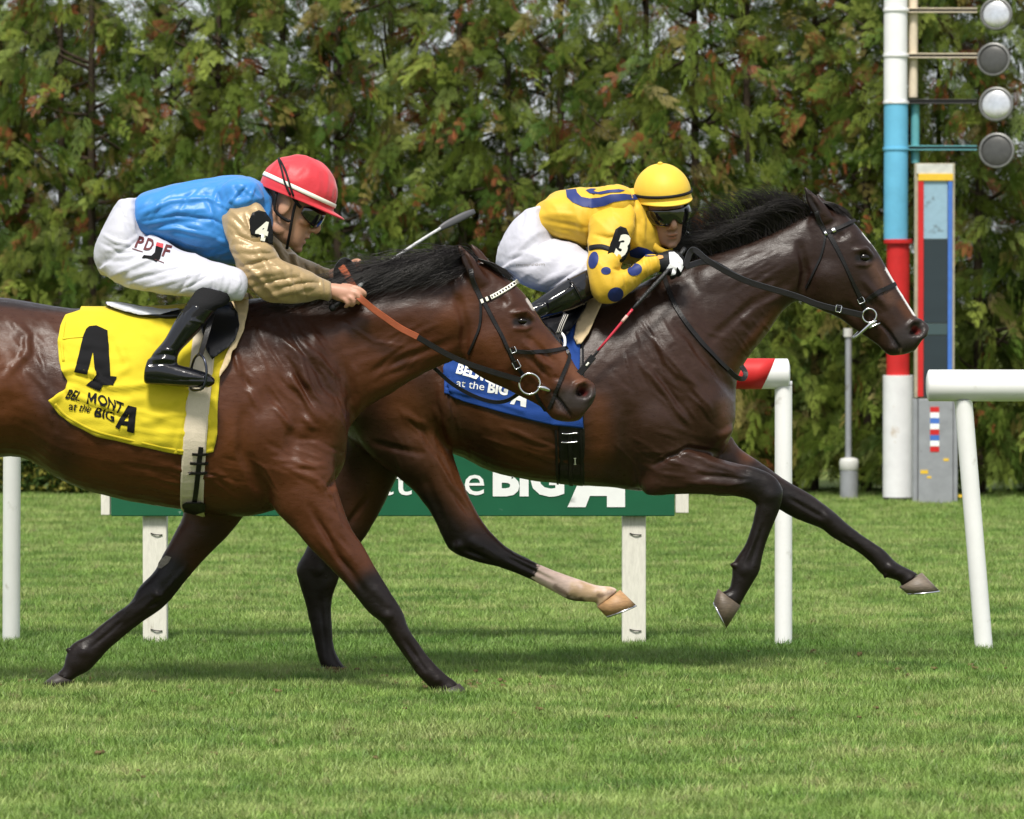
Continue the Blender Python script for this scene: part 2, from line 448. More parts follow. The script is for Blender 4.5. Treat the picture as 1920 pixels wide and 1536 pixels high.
def strands(guides, n, seg, rad, jit, Yj, seed, curl=.0, lenj=.25, Y0=0.0):
    """hair: tapered three-sided strands between guide curves of pixel points with a depth"""
    r = np.random.default_rng(seed); g = np.array([[P(a, b, Y0+c) for a, b, c in q] for q in guides])
    gi = np.stack([cat_rom(q, seg) for q in g]); ng, k = gi.shape[0], gi.shape[1]
    V = []; F = []
    for s in range(n):
        t = r.random()*(ng-1); i = min(int(t), ng-2); f = t-i
        C = gi[i]*(1-f)+gi[i+1]*f
        L = 1-lenj*r.random(); idx = np.linspace(0, (k-1)*L, 9); lo = np.floor(idx).astype(int); hi = np.minimum(lo+1, k-1)
        C = C[lo]*(1-(idx-lo)[:, None]) + C[hi]*(idx-lo)[:, None]
        grow = np.linspace(0.15, 1, 9)[:, None]
        d = r.normal(0, 1, 3)*np.array([jit, Yj, jit]); ph = r.random()*6.28
        C = C + d*grow + np.stack([np.sin(np.linspace(0, 5, 9)+ph)*curl, np.cos(np.linspace(0, 4, 9)+ph)*curl, np.sin(np.linspace(0, 6, 9)+ph*2)*curl], 1)*grow
        C[:, 1] += r.normal(0, Yj*.5)
        R = rad*(.6+.8*r.random())*np.linspace(1, .12, 9)
        b = len(V)
        for j in range(9):
            for a in (0, 2.09, 4.19):
                V.append(C[j]+R[j]*np.array([math.sin(a)*.6, math.cos(a), math.sin(a)]))
        for j in range(8):
            for a in range(3):
                e = (a+1) % 3; F.append((b+j*3+a, b+j*3+e, b+j*3+3+e, b+j*3+3+a))
    return V, F

# ================================================================== SETTING
# ------------------------------------------------------------------ turf
def ground_material():
    m = bpy.data.materials.new('turf_soil'); m.use_nodes = True; nt = m.node_tree; L = nt.links.new; b = nt.nodes['Principled BSDF']
    b.inputs['Roughness'].default_value = .95; b.inputs['Specular IOR Level'].default_value = .1
    g = nt.nodes.new('ShaderNodeNewGeometry'); n = nt.nodes.new('ShaderNodeTexNoise'); n.inputs['Scale'].default_value = 1.6; n.inputs['Detail'].default_value = 8
    L(g.outputs['Position'], n.inputs['Vector'])
    r = nt.nodes.new('ShaderNodeValToRGB'); r.color_ramp.elements[0].color = (.09, .14, .025, 1); r.color_ramp.elements[1].color = (.19, .20, .06, 1)
    r.color_ramp.elements[0].position = .35; r.color_ramp.elements[1].position = .7
    L(n.outputs[0], r.inputs[0]); L(r.outputs[0], b.inputs['Base Color'])
    return m
def blade_material():
    m = bpy.data.materials.new('grass_blade'); m.use_nodes = True; nt = m.node_tree; L = nt.links.new; b = nt.nodes['Principled BSDF']
    b.inputs['Roughness'].default_value = .5; b.inputs['Specular IOR Level'].default_value = .35
    g = nt.nodes.new('ShaderNodeNewGeometry')
    def nz(scale, det, st=(1,1,1)):
        mp = nt.nodes.new('ShaderNodeMapping'); mp.inputs['Scale'].default_value = st; L(g.outputs['Position'], mp.inputs[0])
        n = nt.nodes.new('ShaderNodeTexNoise'); n.inputs['Scale'].default_value = scale; n.inputs['Detail'].default_value = det; L(mp.outputs[0], n.inputs['Vector']); return n.outputs[0]
    r = nt.nodes.new('ShaderNodeValToRGB'); e = r.color_ramp.elements
    e[0].position = .30; e[0].color = (.098, .203, .033, 1); e[1].position = .72; e[1].color = (.385, .445, .160, 1)
    k = e.new(.5); k.color = (.212, .326, .070, 1)
    L(nz(2.0, 8, (.7, 1.5, 1)), r.inputs[0])
    r2 = nt.nodes.new('ShaderNodeValToRGB'); r2.color_ramp.elements[0].position = .56; r2.color_ramp.elements[1].position = .70
    r2.color_ramp.elements[0].color = (0,0,0,1); r2.color_ramp.elements[1].color = (.75,.75,.75,1)
    L(nz(9, 5), r2.inputs[0])
    mx = nt.nodes.new('ShaderNodeMix'); mx.data_type = 'RGBA'; L(r2.outputs[0], mx.inputs[0]); L(r.outputs[0], mx.inputs[6]); mx.inputs[7].default_value = (.36, .32, .16, 1)
    sep = nt.nodes.new('ShaderNodeSeparateXYZ'); L(g.outputs['Position'], sep.inputs[0])
    nb = nz(1.3, 3); ad = nt.nodes.new('ShaderNodeMath'); ad.operation = 'MULTIPLY_ADD'; ad.inputs[1].default_value = 2.0; L(nb, ad.inputs[0]); L(sep.outputs[1], ad.inputs[2])
    rs = nt.nodes.new('ShaderNodeValToRGB'); rs.color_ramp.elements[0].position = 0; rs.color_ramp.elements[0].color = (0,0,0,1); rs.color_ramp.elements[1].position = 1; rs.color_ramp.elements[1].color = (0,0,0,1)
    for ps_, vv in ((.15, 0), (.38, .6), (.55, .6), (.82, 0)): k_ = rs.color_ramp.elements.new(ps_); k_.color = (vv, vv, vv, 1)
    rm = nt.nodes.new('ShaderNodeMapRange'); rm.inputs[1].default_value = 1.0; rm.inputs[2].default_value = 6.0; L(ad.outputs[0], rm.inputs[0]); L(rm.outputs[0], rs.inputs[0])
    mk = nt.nodes.new('ShaderNodeMix'); mk.data_type = 'RGBA'; L(rs.outputs[0], mk.inputs[0]); L(mx.outputs[2], mk.inputs[6]); mk.inputs[7].default_value = (.100, .210, .033, 1); mx = mk
    oi = nt.nodes.new('ShaderNodeObjectInfo'); mr = nt.nodes.new('ShaderNodeMapRange'); mr.inputs[3].default_value = .6; mr.inputs[4].default_value = 1.35
    L(oi.outputs['Random'], mr.inputs[0]); vm = nt.nodes.new('ShaderNodeVectorMath'); vm.operation = 'SCALE'
    L(mx.outputs[2], vm.inputs[0]); L(mr.outputs[0], vm.inputs['Scale']); L(vm.outputs[0], b.inputs['Base Color'])
    t = nt.nodes.new('ShaderNodeBsdfTranslucent'); ms = nt.nodes.new('ShaderNodeMixShader'); ms.inputs[0].default_value = .3
    L(vm.outputs[0], t.inputs[0]); L(b.outputs[0], ms.inputs[1]); L(t.outputs[0], ms.inputs[2]); L(ms.outputs[0], nt.nodes['Material Output'].inputs[0])
    return m
gv = [(-900, -60, -.012), (900, -60, -.012), (900, 1500, -.012), (-900, 1500, -.012)]
ground = mesh_obj('ground', gv, [(0,1,2,3)], ground_material(), smooth=False); ground['kind'] = 'structure'

def grass_nodes(mblade):
    ng = bpy.data.node_groups.new('grass', 'GeometryNodeTree'); L = ng.links.new; N = ng.nodes.new
    ng.interface.new_socket('Geometry', in_out='INPUT', socket_type='NodeSocketGeometry')
    ng.interface.new_socket('Geometry', in_out='OUTPUT', socket_type='NodeSocketGeometry')
    gi = N('NodeGroupInput'); go = N('NodeGroupOutput')
    def mth(op, a, b=None):
        n = N('ShaderNodeMath'); n.operation = op
        for i, x in enumerate((a, b)):
            if x is None: continue
            if isinstance(x, (int, float)): n.inputs[i].default_value = x
            else: L(x, n.inputs[i])
        return n.outputs[0]
    def rv(lo, hi, seed):
        n = N('FunctionNodeRandomValue'); n.data_type = 'FLOAT_VECTOR'; n.inputs[0].default_value = lo; n.inputs[1].default_value = hi
        n.inputs['Seed'].default_value = seed; return n.outputs[0]
    g = N('GeometryNodeMeshGrid'); g.inputs['Size X'].default_value = 1; g.inputs['Size Y'].default_value = 1
    g.inputs['Vertices X'].default_value = 2; g.inputs['Vertices Y'].default_value = 4
    pos = N('GeometryNodeInputPosition'); sx = N('ShaderNodeSeparateXYZ'); L(pos.outputs[0], sx.inputs[0])
    t = mth('ADD', sx.outputs[1], .5); wd = mth('MULTIPLY', mth('SUBTRACT', 1.03, mth('POWER', t, 1.6)), .0042)
    cx = N('ShaderNodeCombineXYZ'); L(mth('MULTIPLY', sx.outputs[0], wd), cx.inputs[0]); L(mth('MULTIPLY', mth('POWER', t, 2.0), .024), cx.inputs[1])
    L(mth('MULTIPLY', t, .038), cx.inputs[2])
    sp = N('GeometryNodeSetPosition'); L(g.outputs[0], sp.inputs['Geometry']); L(cx.outputs[0], sp.inputs['Position'])
    g2i = N('GeometryNodeGeometryToInstance')
    for k in range(5):
        p = N('GeometryNodePoints'); p.inputs['Count'].default_value = 34; L(rv((-.055,-.055,0), (.055,.055,0), 11*k+1), p.inputs['Position'])
        i = N('GeometryNodeInstanceOnPoints'); L(p.outputs[0], i.inputs['Points']); L(sp.outputs[0], i.inputs['Instance'])
        L(rv((-.55,-.55,0), (.55,.55,6.28), 11*k+2), i.inputs['Rotation']); L(rv((.7,.6,.45), (1.4,1.3,1.25), 11*k+3), i.inputs['Scale'])
        re = N('GeometryNodeRealizeInstances'); L(i.outputs[0], re.inputs[0])
        sm = N('GeometryNodeSetMaterial'); sm.inputs['Material'].default_value = mblade; L(re.outputs[0], sm.inputs[0]); L(sm.outputs[0], g2i.inputs[0])
    at = N('GeometryNodeInputNamedAttribute'); at.data_type = 'FLOAT'; at.inputs['Name'].default_value = 'dens'
    d = N('GeometryNodeDistributePointsOnFaces'); L(gi.outputs[0], d.inputs['Mesh']); L(at.outputs[0], d.inputs['Density'])
    ins = N('GeometryNodeInstanceOnPoints'); L(d.outputs['Points'], ins.inputs['Points']); L(g2i.outputs[0], ins.inputs['Instance'])
    ins.inputs['Pick Instance'].default_value = True
    L(rv((-.1,-.1,0), (.1,.1,6.28), 77), ins.inputs['Rotation'])
    tn = N('ShaderNodeTexNoise'); tn.inputs['Scale'].default_value = 3.0; L(pos.outputs[0], tn.inputs['Vector'])
    hm = mth('ADD', mth('MULTIPLY', tn.outputs[0], 1.3), .25)
    r3 = N('FunctionNodeRandomValue'); r3.data_type = 'FLOAT'; r3.inputs[2].default_value = .75; r3.inputs[3].default_value = 1.2
    L(mth('MULTIPLY', hm, r3.outputs[1]), ins.inputs['Scale'])
    L(ins.outputs[0], go.inputs[0]); return ng
V = []; F = []; dens = []
for i in range(31):
    d = 13.2 + (41-13.2)*i/30; hw = d*.118 + 1.2
    for j in range(9):
        V.append((-hw+2*hw*j/8, d-CAM_D, -.006)); dens.append(560 if d < 25 else 560-330*(d-25)/16)
F = grid_faces(31, 9, wrap=False)
grass = mesh_obj('turf_grass', V, F, None, smooth=False)
a = grass.data.attributes.new('dens', 'FLOAT', 'POINT'); a.data.foreach_set('value', dens)
BLADE = blade_material(); grass.data.materials.append(BLADE)
gm = grass.modifiers.new('grass', 'NODES'); gm.node_group = grass_nodes(BLADE)
tag(grass, 'short mown green turf covering the race track', 'grass', kind='stuff')

# crumbs of soil and cut turf thrown up where hooves have struck
def turf_crumbs():
    r = np.random.default_rng(21); parts = []
    spots = [(866,1292,.10,26), (100,1284,.10,22), (640,1264,.08,16), (300,1290,.5,16), (1240,1330,.5,14), (1500,1235,.25,14), (1750,1268,.25,14), (560,1400,.5,12), (1560,1420,.5,12), (950,1290,.3,14)]
    for px, py, sp, n in spots:
        c = G(px, py)
        for _ in range(n):
            k = .006+.012*r.random()**2
            v, f = ellip((0,0,0), (k*(.7+.6*r.random()), k*(.7+.6*r.random()), k*.7), n=4); v = v*(1+.25*r.normal(0, 1, (len(v), 1)))
            parts.append((v+np.array([c[0]+r.normal(0, sp), c[1]+r.normal(0, sp), .012+.012*r.random()]), f))
    o = mesh_obj('turf_crumbs', *join(parts), mat('turf_soil_crumb', (.13, .095, .045), rough=.95, spec=.1, var=.5, vscale=40))
    tag(o, 'loose crumbs of soil and dry clippings scattered on the turf', 'soil', kind='stuff')
turf_crumbs()

# ------------------------------------------------------------------ arborvitae trees
LEAF = mat('arborvitae_foliage', attr='Col', rough=.6, spec=.25, trans=.28, var=.15, vscale=9)
BARK = mat('bark', (.06, .045, .032), rough=.95, spec=.1, var=.4, vscale=25, bump=.5, bscale=50)
def spray_template():
    quads = []
    def leaf(bx, by, ang, L, w):
        ca, sa = math.cos(ang), math.sin(ang)
        pts = [(0, 0), (L*.45, w*.5), (L, 0), (L*.45, -w*.5)]
        quads.append([(bx+p*ca-q*sa, by+p*sa+q*ca) for p, q in pts])
    leaf(0, 0, 0, .55, .03); leaf(.45, 0, .05, .55, .05)
    for k in range(4):
        x = .10+.19*k; L = .50-.08*k
        for sg in (1, -1):
            leaf(x, 0, sg*.62, L, .062)
            if k < 3: leaf(x+L*.35*math.cos(.6), sg*L*.35*math.sin(.6), sg*.12, L*.55, .055)
    return np.array(quads)
SPR = spray_template()
def crown_mesh(seed, H, R, n):
    r = np.random.default_rng(seed); V = np.empty((n*len(SPR)*4, 3)); C = np.empty((n*len(SPR)*4, 3)); q = len(SPR)*4
    tpl = SPR.reshape(-1, 2)
    # fronds: flat drooping fans of small sprays, one tone to a frond, with gaps between the fronds
    per = 15; ncl = n//per
    for c in range(ncl):
        z0 = (r.random()**1.14)*(H-.3)+.2; a0 = r.random()*2*math.pi
        prof = R*np.clip(1-(z0/H)**2.4, .12, 1)*np.clip(.8+z0*.4, 0, 1)
        rad = prof*(.35+.65*np.sqrt(r.random())); az = a0+r.normal(0, .45); tilt = r.normal(-.30, .5)
        d = np.array([math.cos(az)*math.cos(tilt), math.sin(az)*math.cos(tilt), math.sin(tilt)])
        s = np.cross(d, [0, 0, 1.0]); s /= np.linalg.norm(s)+1e-6; u = np.cross(s, d); ro = r.normal(1.35, .5)
        s2 = s*math.cos(ro)+u*math.sin(ro); nn = np.cross(d, s2)
        L = .19+.17*r.random(); p0 = np.array([rad*math.cos(a0), rad*math.sin(a0), z0])-d*L*.4
        k = r.random(); rust = r.random() < (.03 if z0 < 1.8 else .14); yel = r.random() < .12
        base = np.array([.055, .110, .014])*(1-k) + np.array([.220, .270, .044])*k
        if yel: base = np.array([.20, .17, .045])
        if rad < prof*.62: base = base*.8  # inner fronds darker: occlusion inside the crown put into the leaf colour
        for j in range(per):
            i = c*per+j; f = (j+.5)/per; sg = 1 if j % 2 else -1
            ang = sg*(.75-.35*f)*r.uniform(.6, 1.2); sd_ = d*math.cos(ang)+s2*math.sin(ang); ss = -d*math.sin(ang)+s2*math.cos(ang)
            p = p0+d*L*f*1.05+nn*r.normal(0, .02)+np.array([0, 0, -.22*L*f*f]); sc = (.085+.065*r.random())*(1.1-.4*f)
            V[i*q:(i+1)*q] = p+sc*(tpl[:, :1]*sd_+tpl[:, 1:]*ss*.9)+nn*((tpl[:, 1:]**2)*sc*.2)+np.array([0, 0, -1.0])*((tpl[:, :1]**2)*sc*.22)
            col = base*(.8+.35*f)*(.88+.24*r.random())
            if rust and r.random() < .6: col = np.array([.26, .085, .03])*(.5+.7*r.random())
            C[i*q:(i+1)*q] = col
    V = V[:ncl*per*q]; C = C[:ncl*per*q]; n = ncl*per
    me = bpy.data.meshes.new('crown'); nf = n*len(SPR)
    me.vertices.add(len(V)); me.vertices.foreach_set('co', V.astype(np.float32).ravel())
    me.loops.add(nf*4); me.loops.foreach_set('vertex_index', np.arange(nf*4, dtype=np.int32))
    me.polygons.add(nf); me.polygons.foreach_set('loop_start', np.arange(0, nf*4, 4, dtype=np.int32))
    me.update(calc_edges=True)
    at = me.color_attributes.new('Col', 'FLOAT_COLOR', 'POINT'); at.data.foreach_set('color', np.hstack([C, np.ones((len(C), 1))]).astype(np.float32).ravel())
    me.materials.append(LEAF); return me
def trunk_mesh(seed, H):
    r = np.random.default_rng(seed); parts = [tube([(0,0,-.1), (.02,.01,H*.3), (-.02,.02,H*.65), (.01,0,H*.97)], [.045,.036,.026,.008], n=9)]
    for k in range(26):
        z = .4+(H-.9)*r.random(); a = r.random()*6.28; L = .45+.25*r.random(); e = z+.15+.3*r.random()
        parts.append(tube([(0,0,z), (L*.5*math.cos(a), L*.5*math.sin(a), (z+e)/2-.05), (L*math.cos(a), L*math.sin(a), e)], [.018,.012,.004], n=5))
    V, F = join(parts); me = bpy.data.meshes.new('trunk'); me.from_pydata([tuple(v) for v in V], [], F); me.shade_smooth(); me.materials.append(BARK); return me
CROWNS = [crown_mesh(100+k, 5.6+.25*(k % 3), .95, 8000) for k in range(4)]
TRUNKS = [trunk_mesh(200+k, 5.3) for k in range(3)]
hl, hr = G(0, 925)[1], G(1920, 936)[1]
tree_no = 0; used_lab = set()
for row, (dy, sp, off) in enumerate(((.70, .47, 0.0), (1.5, .62, .25))):
    for k in range(27 if row == 0 else 20):
        x = -6.1 + off + k*sp + random.uniform(-.12, .12)
        base = hl + (hr-hl)*(x+4)/8
        y = base + dy + random.uniform(-.2, .2)
        lab = None
        if row == 0:
            for px_, what in ((1680, 'arborvitae standing right behind the striped finish pole'), (1592, 'arborvitae standing right behind the slim light bollard'), (1790, 'arborvitae standing behind the finish mirror and the start of the plain rail')):
                if px_ not in used_lab and abs(x-P(px_, 600, y)[0]) < .25: lab = what; used_lab.add(px_); break
        t = empty('arborvitae_tree', (x, y, 0), lab or 'tall green arborvitae in the dense screen behind the racetrack, some foliage rusty' if row == 0 else
                  'tall arborvitae half hidden behind the front row of the evergreen screen', 'tree',
                  None if lab else 'arborvitae trees of the front row' if row == 0 else 'arborvitae trees of the back row')
        t.rotation_euler.z = random.uniform(0, 6.28); t.scale = (1, 1, random.uniform(.93, 1.08)*(1 if row == 0 else .7))
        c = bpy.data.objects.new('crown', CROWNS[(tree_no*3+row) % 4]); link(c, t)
        b = bpy.data.objects.new('trunk', TRUNKS[tree_no % 3]); link(b, t); tree_no += 1
# low clipped variegated hedge at the left
def low_hedge():
    r = np.random.default_rng(5); n = 16000; V = np.empty((n*4, 3)); C = np.empty((n*4, 3))
    A = G(-260, 929); B = G(470, 931); Lx = B[0]-A[0]
    h = .31
    for i in range(n):
        u = r.random(); f = r.random(); 
        if f < .6: p = np.array([A[0]+Lx*u, A[1]-.05+r.random()*.08, .05+h*r.random()])
        else: p = np.array([A[0]+Lx*u, A[1]+r.random()*.55, h+.04*r.normal()])
        d = r.normal(0, 1, 3); d /= np.linalg.norm(d); e = np.cross(d, r.normal(0, 1, 3)); e /= np.linalg.norm(e); s = .022+.02*r.random()
        for j, (a, b) in enumerate(((-1,0), (0,.6), (1,0), (0,-.6))): V[i*4+j] = p+d*s*a+e*s*b
        C[i*4:i*4+4] = np.array([.28,.27,.05])*(.6+.7*r.random()) if r.random() < .38 else np.array([.05,.085,.018])*(.6+.9*r.random())
    me = bpy.data.meshes.new('foliage'); me.from_pydata(V.tolist(), [], [(4*i,4*i+1,4*i+2,4*i+3) for i in range(n)])
    at = me.color_attributes.new('Col', 'FLOAT_COLOR', 'POINT'); at.data.foreach_set('color', np.hstack([C, np.ones((len(C), 1))]).astype(np.float32).ravel())
    me.materials.append(LEAF)
    t = empty('low_hedge', ((A[0]+B[0])/2, A[1]+.25, 0), 'low clipped hedge with yellow variegated leaves in front of the evergreens', 'hedge')
    o = bpy.data.objects.new('foliage', me); COL.objects.link(o); adopt(t, o)
    st = [tube([(A[0]+Lx*k/30, A[1]+.25, -.02), (A[0]+Lx*k/30+.03, A[1]+.25, .3)], [.014, .008], n=5, m=2) for k in range(31)]
    V, F = join(st); o = mesh_obj('stems', V, F, BARK); o['kind'] = 'stuff'; adopt(t, o)
low_hedge()

# ------------------------------------------------------------------ rails
WHITEP = mat('white_rail_plastic', (.80, .80, .79), rough=.38, spec=.5, var=.05, vscale=6, dirt=((.45,.44,.38), 14, .66), coat=.15)
WHITEW = mat('white_painted_wood', (.70, .68, .60), rough=.7, var=.10, vscale=30, stretch=(3,3,.6), bump=.25, bscale=40, dirt=((.30,.25,.16), 9, .64))
REDP = mat('red_paint', (.52, .02, .02), rough=.55, spec=.3, var=.12, vscale=12)
BLUEP = mat('pale_blue_paint', (.13, .42, .62), rough=.6, spec=.3, var=.10, vscale=8)
GREYM = mat('grey_metal', (.30, .31, .33), rough=.5, metal=.3, var=.15, vscale=10, dirt=((.16,.15,.13), 11, .62))
DARKM = mat('dark_metal', (.025, .022, .02), rough=.5, var=.3)
YRAIL = G(1470, 1212)[1]
def hrail(name, x0, x1, cy, r, Y, n=28):
    a = P(x0, cy, Y); b = P(x1, cy, Y); V = []
    xs = list(np.linspace(a[0], b[0], 12)); prof = [(xs[0]-.012, .55), (xs[0]-.006, .88)] + [(x, 1) for x in xs] + [(xs[-1]+.006, .88), (xs[-1]+.012, .55)]
    for x, k in prof:
        for j in range(n):
            t = 2*math.pi*j/n; V.append((x, Y + r*k*math.cos(t), a[2] + r*k*math.sin(t)))
    F = grid_faces(len(prof), n); F.append(tuple(range(n))[::-1]); F.append(tuple((len(prof)-1)*n+j for j in range(n))); return V, F
def post_px(xt, yt, xb, yb, half_px, Y0, ydeep=0):
    """leaning round post from under the rail down into the turf"""
    B = G(xb, yb); A = P(xt, yt, Y0); mpp = (B[1]+CAM_D)/FPX
    d = B-A; B2 = B + d/abs(d[2])*.03
    e = d/np.linalg.norm(d)*.006
    return tube([A, A+e, A+2*e, A*.66+B*.34, A*.33+B*.67, B, B2-e, B2], half_px*mpp, n=20, m=3)
mpp = (YRAIL+CAM_D)/FPX
rail = empty('running_rail', tuple(G(800, 1209)), 'white tubular running rail with a red slanted band at its end, behind the horses', 'rail')
o1 = mesh_obj('rail_tube', *hrail('rail', -700, 1476, 701, 28.5*mpp, YRAIL+.04), WHITEP)
def slant_band(xa, xb, cy, r, Y, slope):
    a = P(xa, cy, Y); b = P(xb, cy, Y); V = []; n = 40
    for x in np.linspace(a[0], b[0], 4):
        for j in range(n):
            t = 2*math.pi*j/n; V.append((x + slope*r*math.sin(t), Y+r*math.cos(t), a[2]+r*math.sin(t)))
    return V, grid_faces(4, n)
o2 = mesh_obj('red_band', *slant_band(1368, 1440, 701, 28.5*mpp+.0012, YRAIL+.04, .45), REDP)
md = o2.modifiers.new('s', 'SOLIDIFY'); md.thickness = .001
ps = [mesh_obj('post', *post_px(x, 722, x+dx, yb, 16.5, YRAIL+.04), WHITEP) for x, dx, yb in ((1469, 0, 1212), (23, -2, 1205), (-690, 0, 1200))]
adopt(rail, o1, o2, *ps)
YR2 = G(1845, 1217)[1]
rail2 = empty('running_rail', tuple(G(1845, 1217)), 'plain white running rail starting beyond the finish mirror, on a leaning post', 'rail')
o1 = mesh_obj('rail_tube', *hrail('rail', 1742, 2700, 723, 29.5*mpp, YR2-.02), WHITEP)
ps = [mesh_obj('post', *post_px(1806, 748, 1845, 1217, 17, YR2-.02), WHITEP), mesh_obj('post', *post_px(2660, 748, 2695, 1220, 17, YR2-.02), WHITEP)]
adopt(rail2, o1, *ps)

# ------------------------------------------------------------------ green advertising board
GREENB = mat('green_board_paint', (.008, .100, .046), rough=.42, var=.10, vscale=5, dirt=((.42,.55,.47), 30, .72))
WHITEV = mat('white_vinyl', (.82, .84, .83), rough=.5, var=.04)
YB = G(700, 1209)[1] + .02
board = empty('advertising_board', tuple(G(740, 1208)), 'low green board lettered in white on two wooden posts beside the rail', 'sign')
a = P(208, 968, YB); b = P(1265, 966, YB); top = P(700, 800, YB)[2]
V, F = box(a[0], b[0], YB, YB+.03, a[2], top); ob = bevel(mesh_obj('panel', V, F, GREENB, smooth=False), .004)
bb = BVHTree.FromPolygons([tuple(v) for v in V], F)
kids = [ob]
for s, x0, x1, base, h, bd in (('at', 700, 772, 928, 60, .0), ('the', 792, 908, 928, 60, .0), ('BIG', 924, 1058, 927, 62, .045), ('BELMONT', 716, 1050, 852, 40, .03)):
    kids.append(text_decal('lettering', s, x0, x1, base, h, bb, WHITEV, None, off=.003, bold=bd, default=YB))
for poly in ([(1064,951),(1112,842),(1172,842),(1172,951),(1138,951),(1138,930),(1106,930),(1098,951)],):
    kids.append(decal('lettering', [poly, [(1114,908),(1138,908),(1138,872),(1130,872)]], bb, WHITEV, None, off=.003, step=12, default=YB))
for x0, x1, y0, y1 in ((190, 207, 922, 966), (1266, 1291, 926, 962)):
    p0 = P(x0, y1, YB+.04); p1 = P(x1, y0, YB+.04)
    kids.append(bevel(mesh_obj('end_post', *box(p0[0], p1[0], YB+.012, YB+.07, p0[2], top), WHITEW, smooth=False), .004))
for x0, x1, yb in ((270, 315, 1205), (1168, 1213, 1212)):
    gb = G((x0+x1)/2, yb); p0 = P(x0, 980, gb[1]); p1 = P(x1, 980, gb[1])
    po = bevel(mesh_obj('post', *box(p0[0], p1[0], YB+.033, YB+.033+.09, -.03, top-.02), WHITEW, smooth=False), .006); kids.append(po)
    for yy in (1000, 1180):
        q = P((x0+x1)/2-10, yy, YB+.03); q2 = P((x0+x1)/2+12, yy+3, YB+.03)
        kids.append(mesh_obj('staple', *tube([q, (q+q2)/2+np.array([0,-.004,-.003]), q2], .0025, n=6), DARKM))
adopt(board, *kids)

# ------------------------------------------------------------------ finish pole with lamps, mirror stand, light bollard
YP = G(1680, 940)[1]; mp2 = (YP+CAM_D)/FPX
LAMPG = mat('lamp_glass', (.68, .68, .66), rough=.24, metal=.85, spec=.6, var=.15, vscale=30)
LAMPD = mat('lamp_glass_dark', (.06, .06, .055), rough=.35, metal=.2, spec=.5, var=.2, vscale=30)
LAMPH = mat('lamp_housing', (.20, .20, .19), rough=.45, metal=.6, var=.2)
WHITEM = mat('white_painted_pole', (.74, .74, .75), rough=.5, var=.08, vscale=8, dirt=((.42,.30,.17), 7, .63))
CREAMP = mat('cream_conduit', (.62, .53, .40), rough=.6, var=.12)
TEALP = mat('teal_conduit', (.10, .33, .36), rough=.55, var=.12)
pole = empty('finish_pole', (P(1682, 900, YP)[0], YP, 0), 'tall white, blue and red finish pole carrying four round lamps', 'pole')
def vtube(cx, y0, y1, half, Y, mt, name, n=28):
    A = P(cx, y0, Y); B = P(cx, y1, Y); z1, z0 = A[2], B[2]; r = half*(Y+CAM_D)/FPX
    return mesh_obj(name, *lathe([(r*.6, z0), (r*.99, z0), (r, z0+.001), (r, z0+.004), (r, z0+.008), (r, (z0+z1)/2), (r, z1-.008), (r, z1-.004), (r, z1-.001), (r*.99, z1), (r*.6, z1)], n, (A[0], Y, 0)), mt)
CLEANW = mat('clean_white_paint', (.78, .78, .79), rough=.5, var=.04, vscale=10)
kids = [vtube(1680, -380, 194, 22, YP, CLEANW, 'white_section'), vtube(1680, 194, 451, 22.5, YP, BLUEP, 'blue_section'),
        vtube(1684, 451, 706, 21.5, YP, REDP, 'red_section'), vtube(1684, 449, 457, 27, YP, REDP, 'flange'),
        vtube(1684, 704, 934, 28.5, YP, WHITEM, 'base_section'), vtube(1684, 932, 943, 29.5, YP, DARKM, 'base_ring'),
        vtube(1713, -380, 183, 8.5, YP+.06, CREAMP, 'conduit'), vtube(1716, 194, 306, 8, YP+.06, TEALP, 'conduit')]
for yy in (19, 104, 192, 279): kids.append(vtube(1680, yy-2, yy+3, 24.5, YP, WHITEM if yy < 200 else BLUEP, 'clamp_ring'))
for (yy, mt, lx, ly, lm, rr) in ((19, CREAMP, 1868, 27, LAMPG, 30), (104, CREAMP, 1863, 112, LAMPD, 31), (190, DARKM, 1868, 196, LAMPG, 32), (277, TEALP, 1869, 283, LAMPD, 33)):
    q0 = P(1700, yy-4, YP); q1 = P(1832, yy-2, YP)
    for dz in (0, -7):
        kids.append(bevel(mesh_obj('bracket', *box(q0[0], q1[0], YP-.02, YP+.03, q0[2]+dz*mp2-.008, q0[2]+dz*mp2), mt, smooth=False), .002))
    kids.append(mesh_obj('bracket_web', *box(q0[0], q1[0], YP, YP+.012, q0[2]-6.9*mp2, q0[2]-.008), DARKM, smooth=False))
    c = P(lx, ly, YP); r = rr*mp2
    prof = [(r*.25, .20), (r*.7, .16), (r*.95, .07), (r*1.0, 0), (r*1.03, -.01), (r*1.0, -.02), (r*.90, -.018)]
    Vh, Fh = lathe(prof, 28); Rm = Matrix.Rotation(math.radians(-78), 3, 'X') @ Matrix.Rotation(0, 3, 'Z')
    Rm = Matrix.Rotation(math.radians(-12), 3, 'Z') @ Matrix.Rotation(math.radians(-96), 3, 'X')
    hs = mesh_obj('lamp', (Vh @ np.array(Rm).T)+c, Fh[:-2]+[Fh[-2]], LAMPH)
    Vl, Fl = ellip((0,0,.006), (r*.95, r*.95, .024)); gl = mesh_obj('lamp_glass', (Vl @ np.array(Rm).T)+c, Fl, lm)
    gl.parent = hs; kids.append(hs)
adopt(pole, *kids)

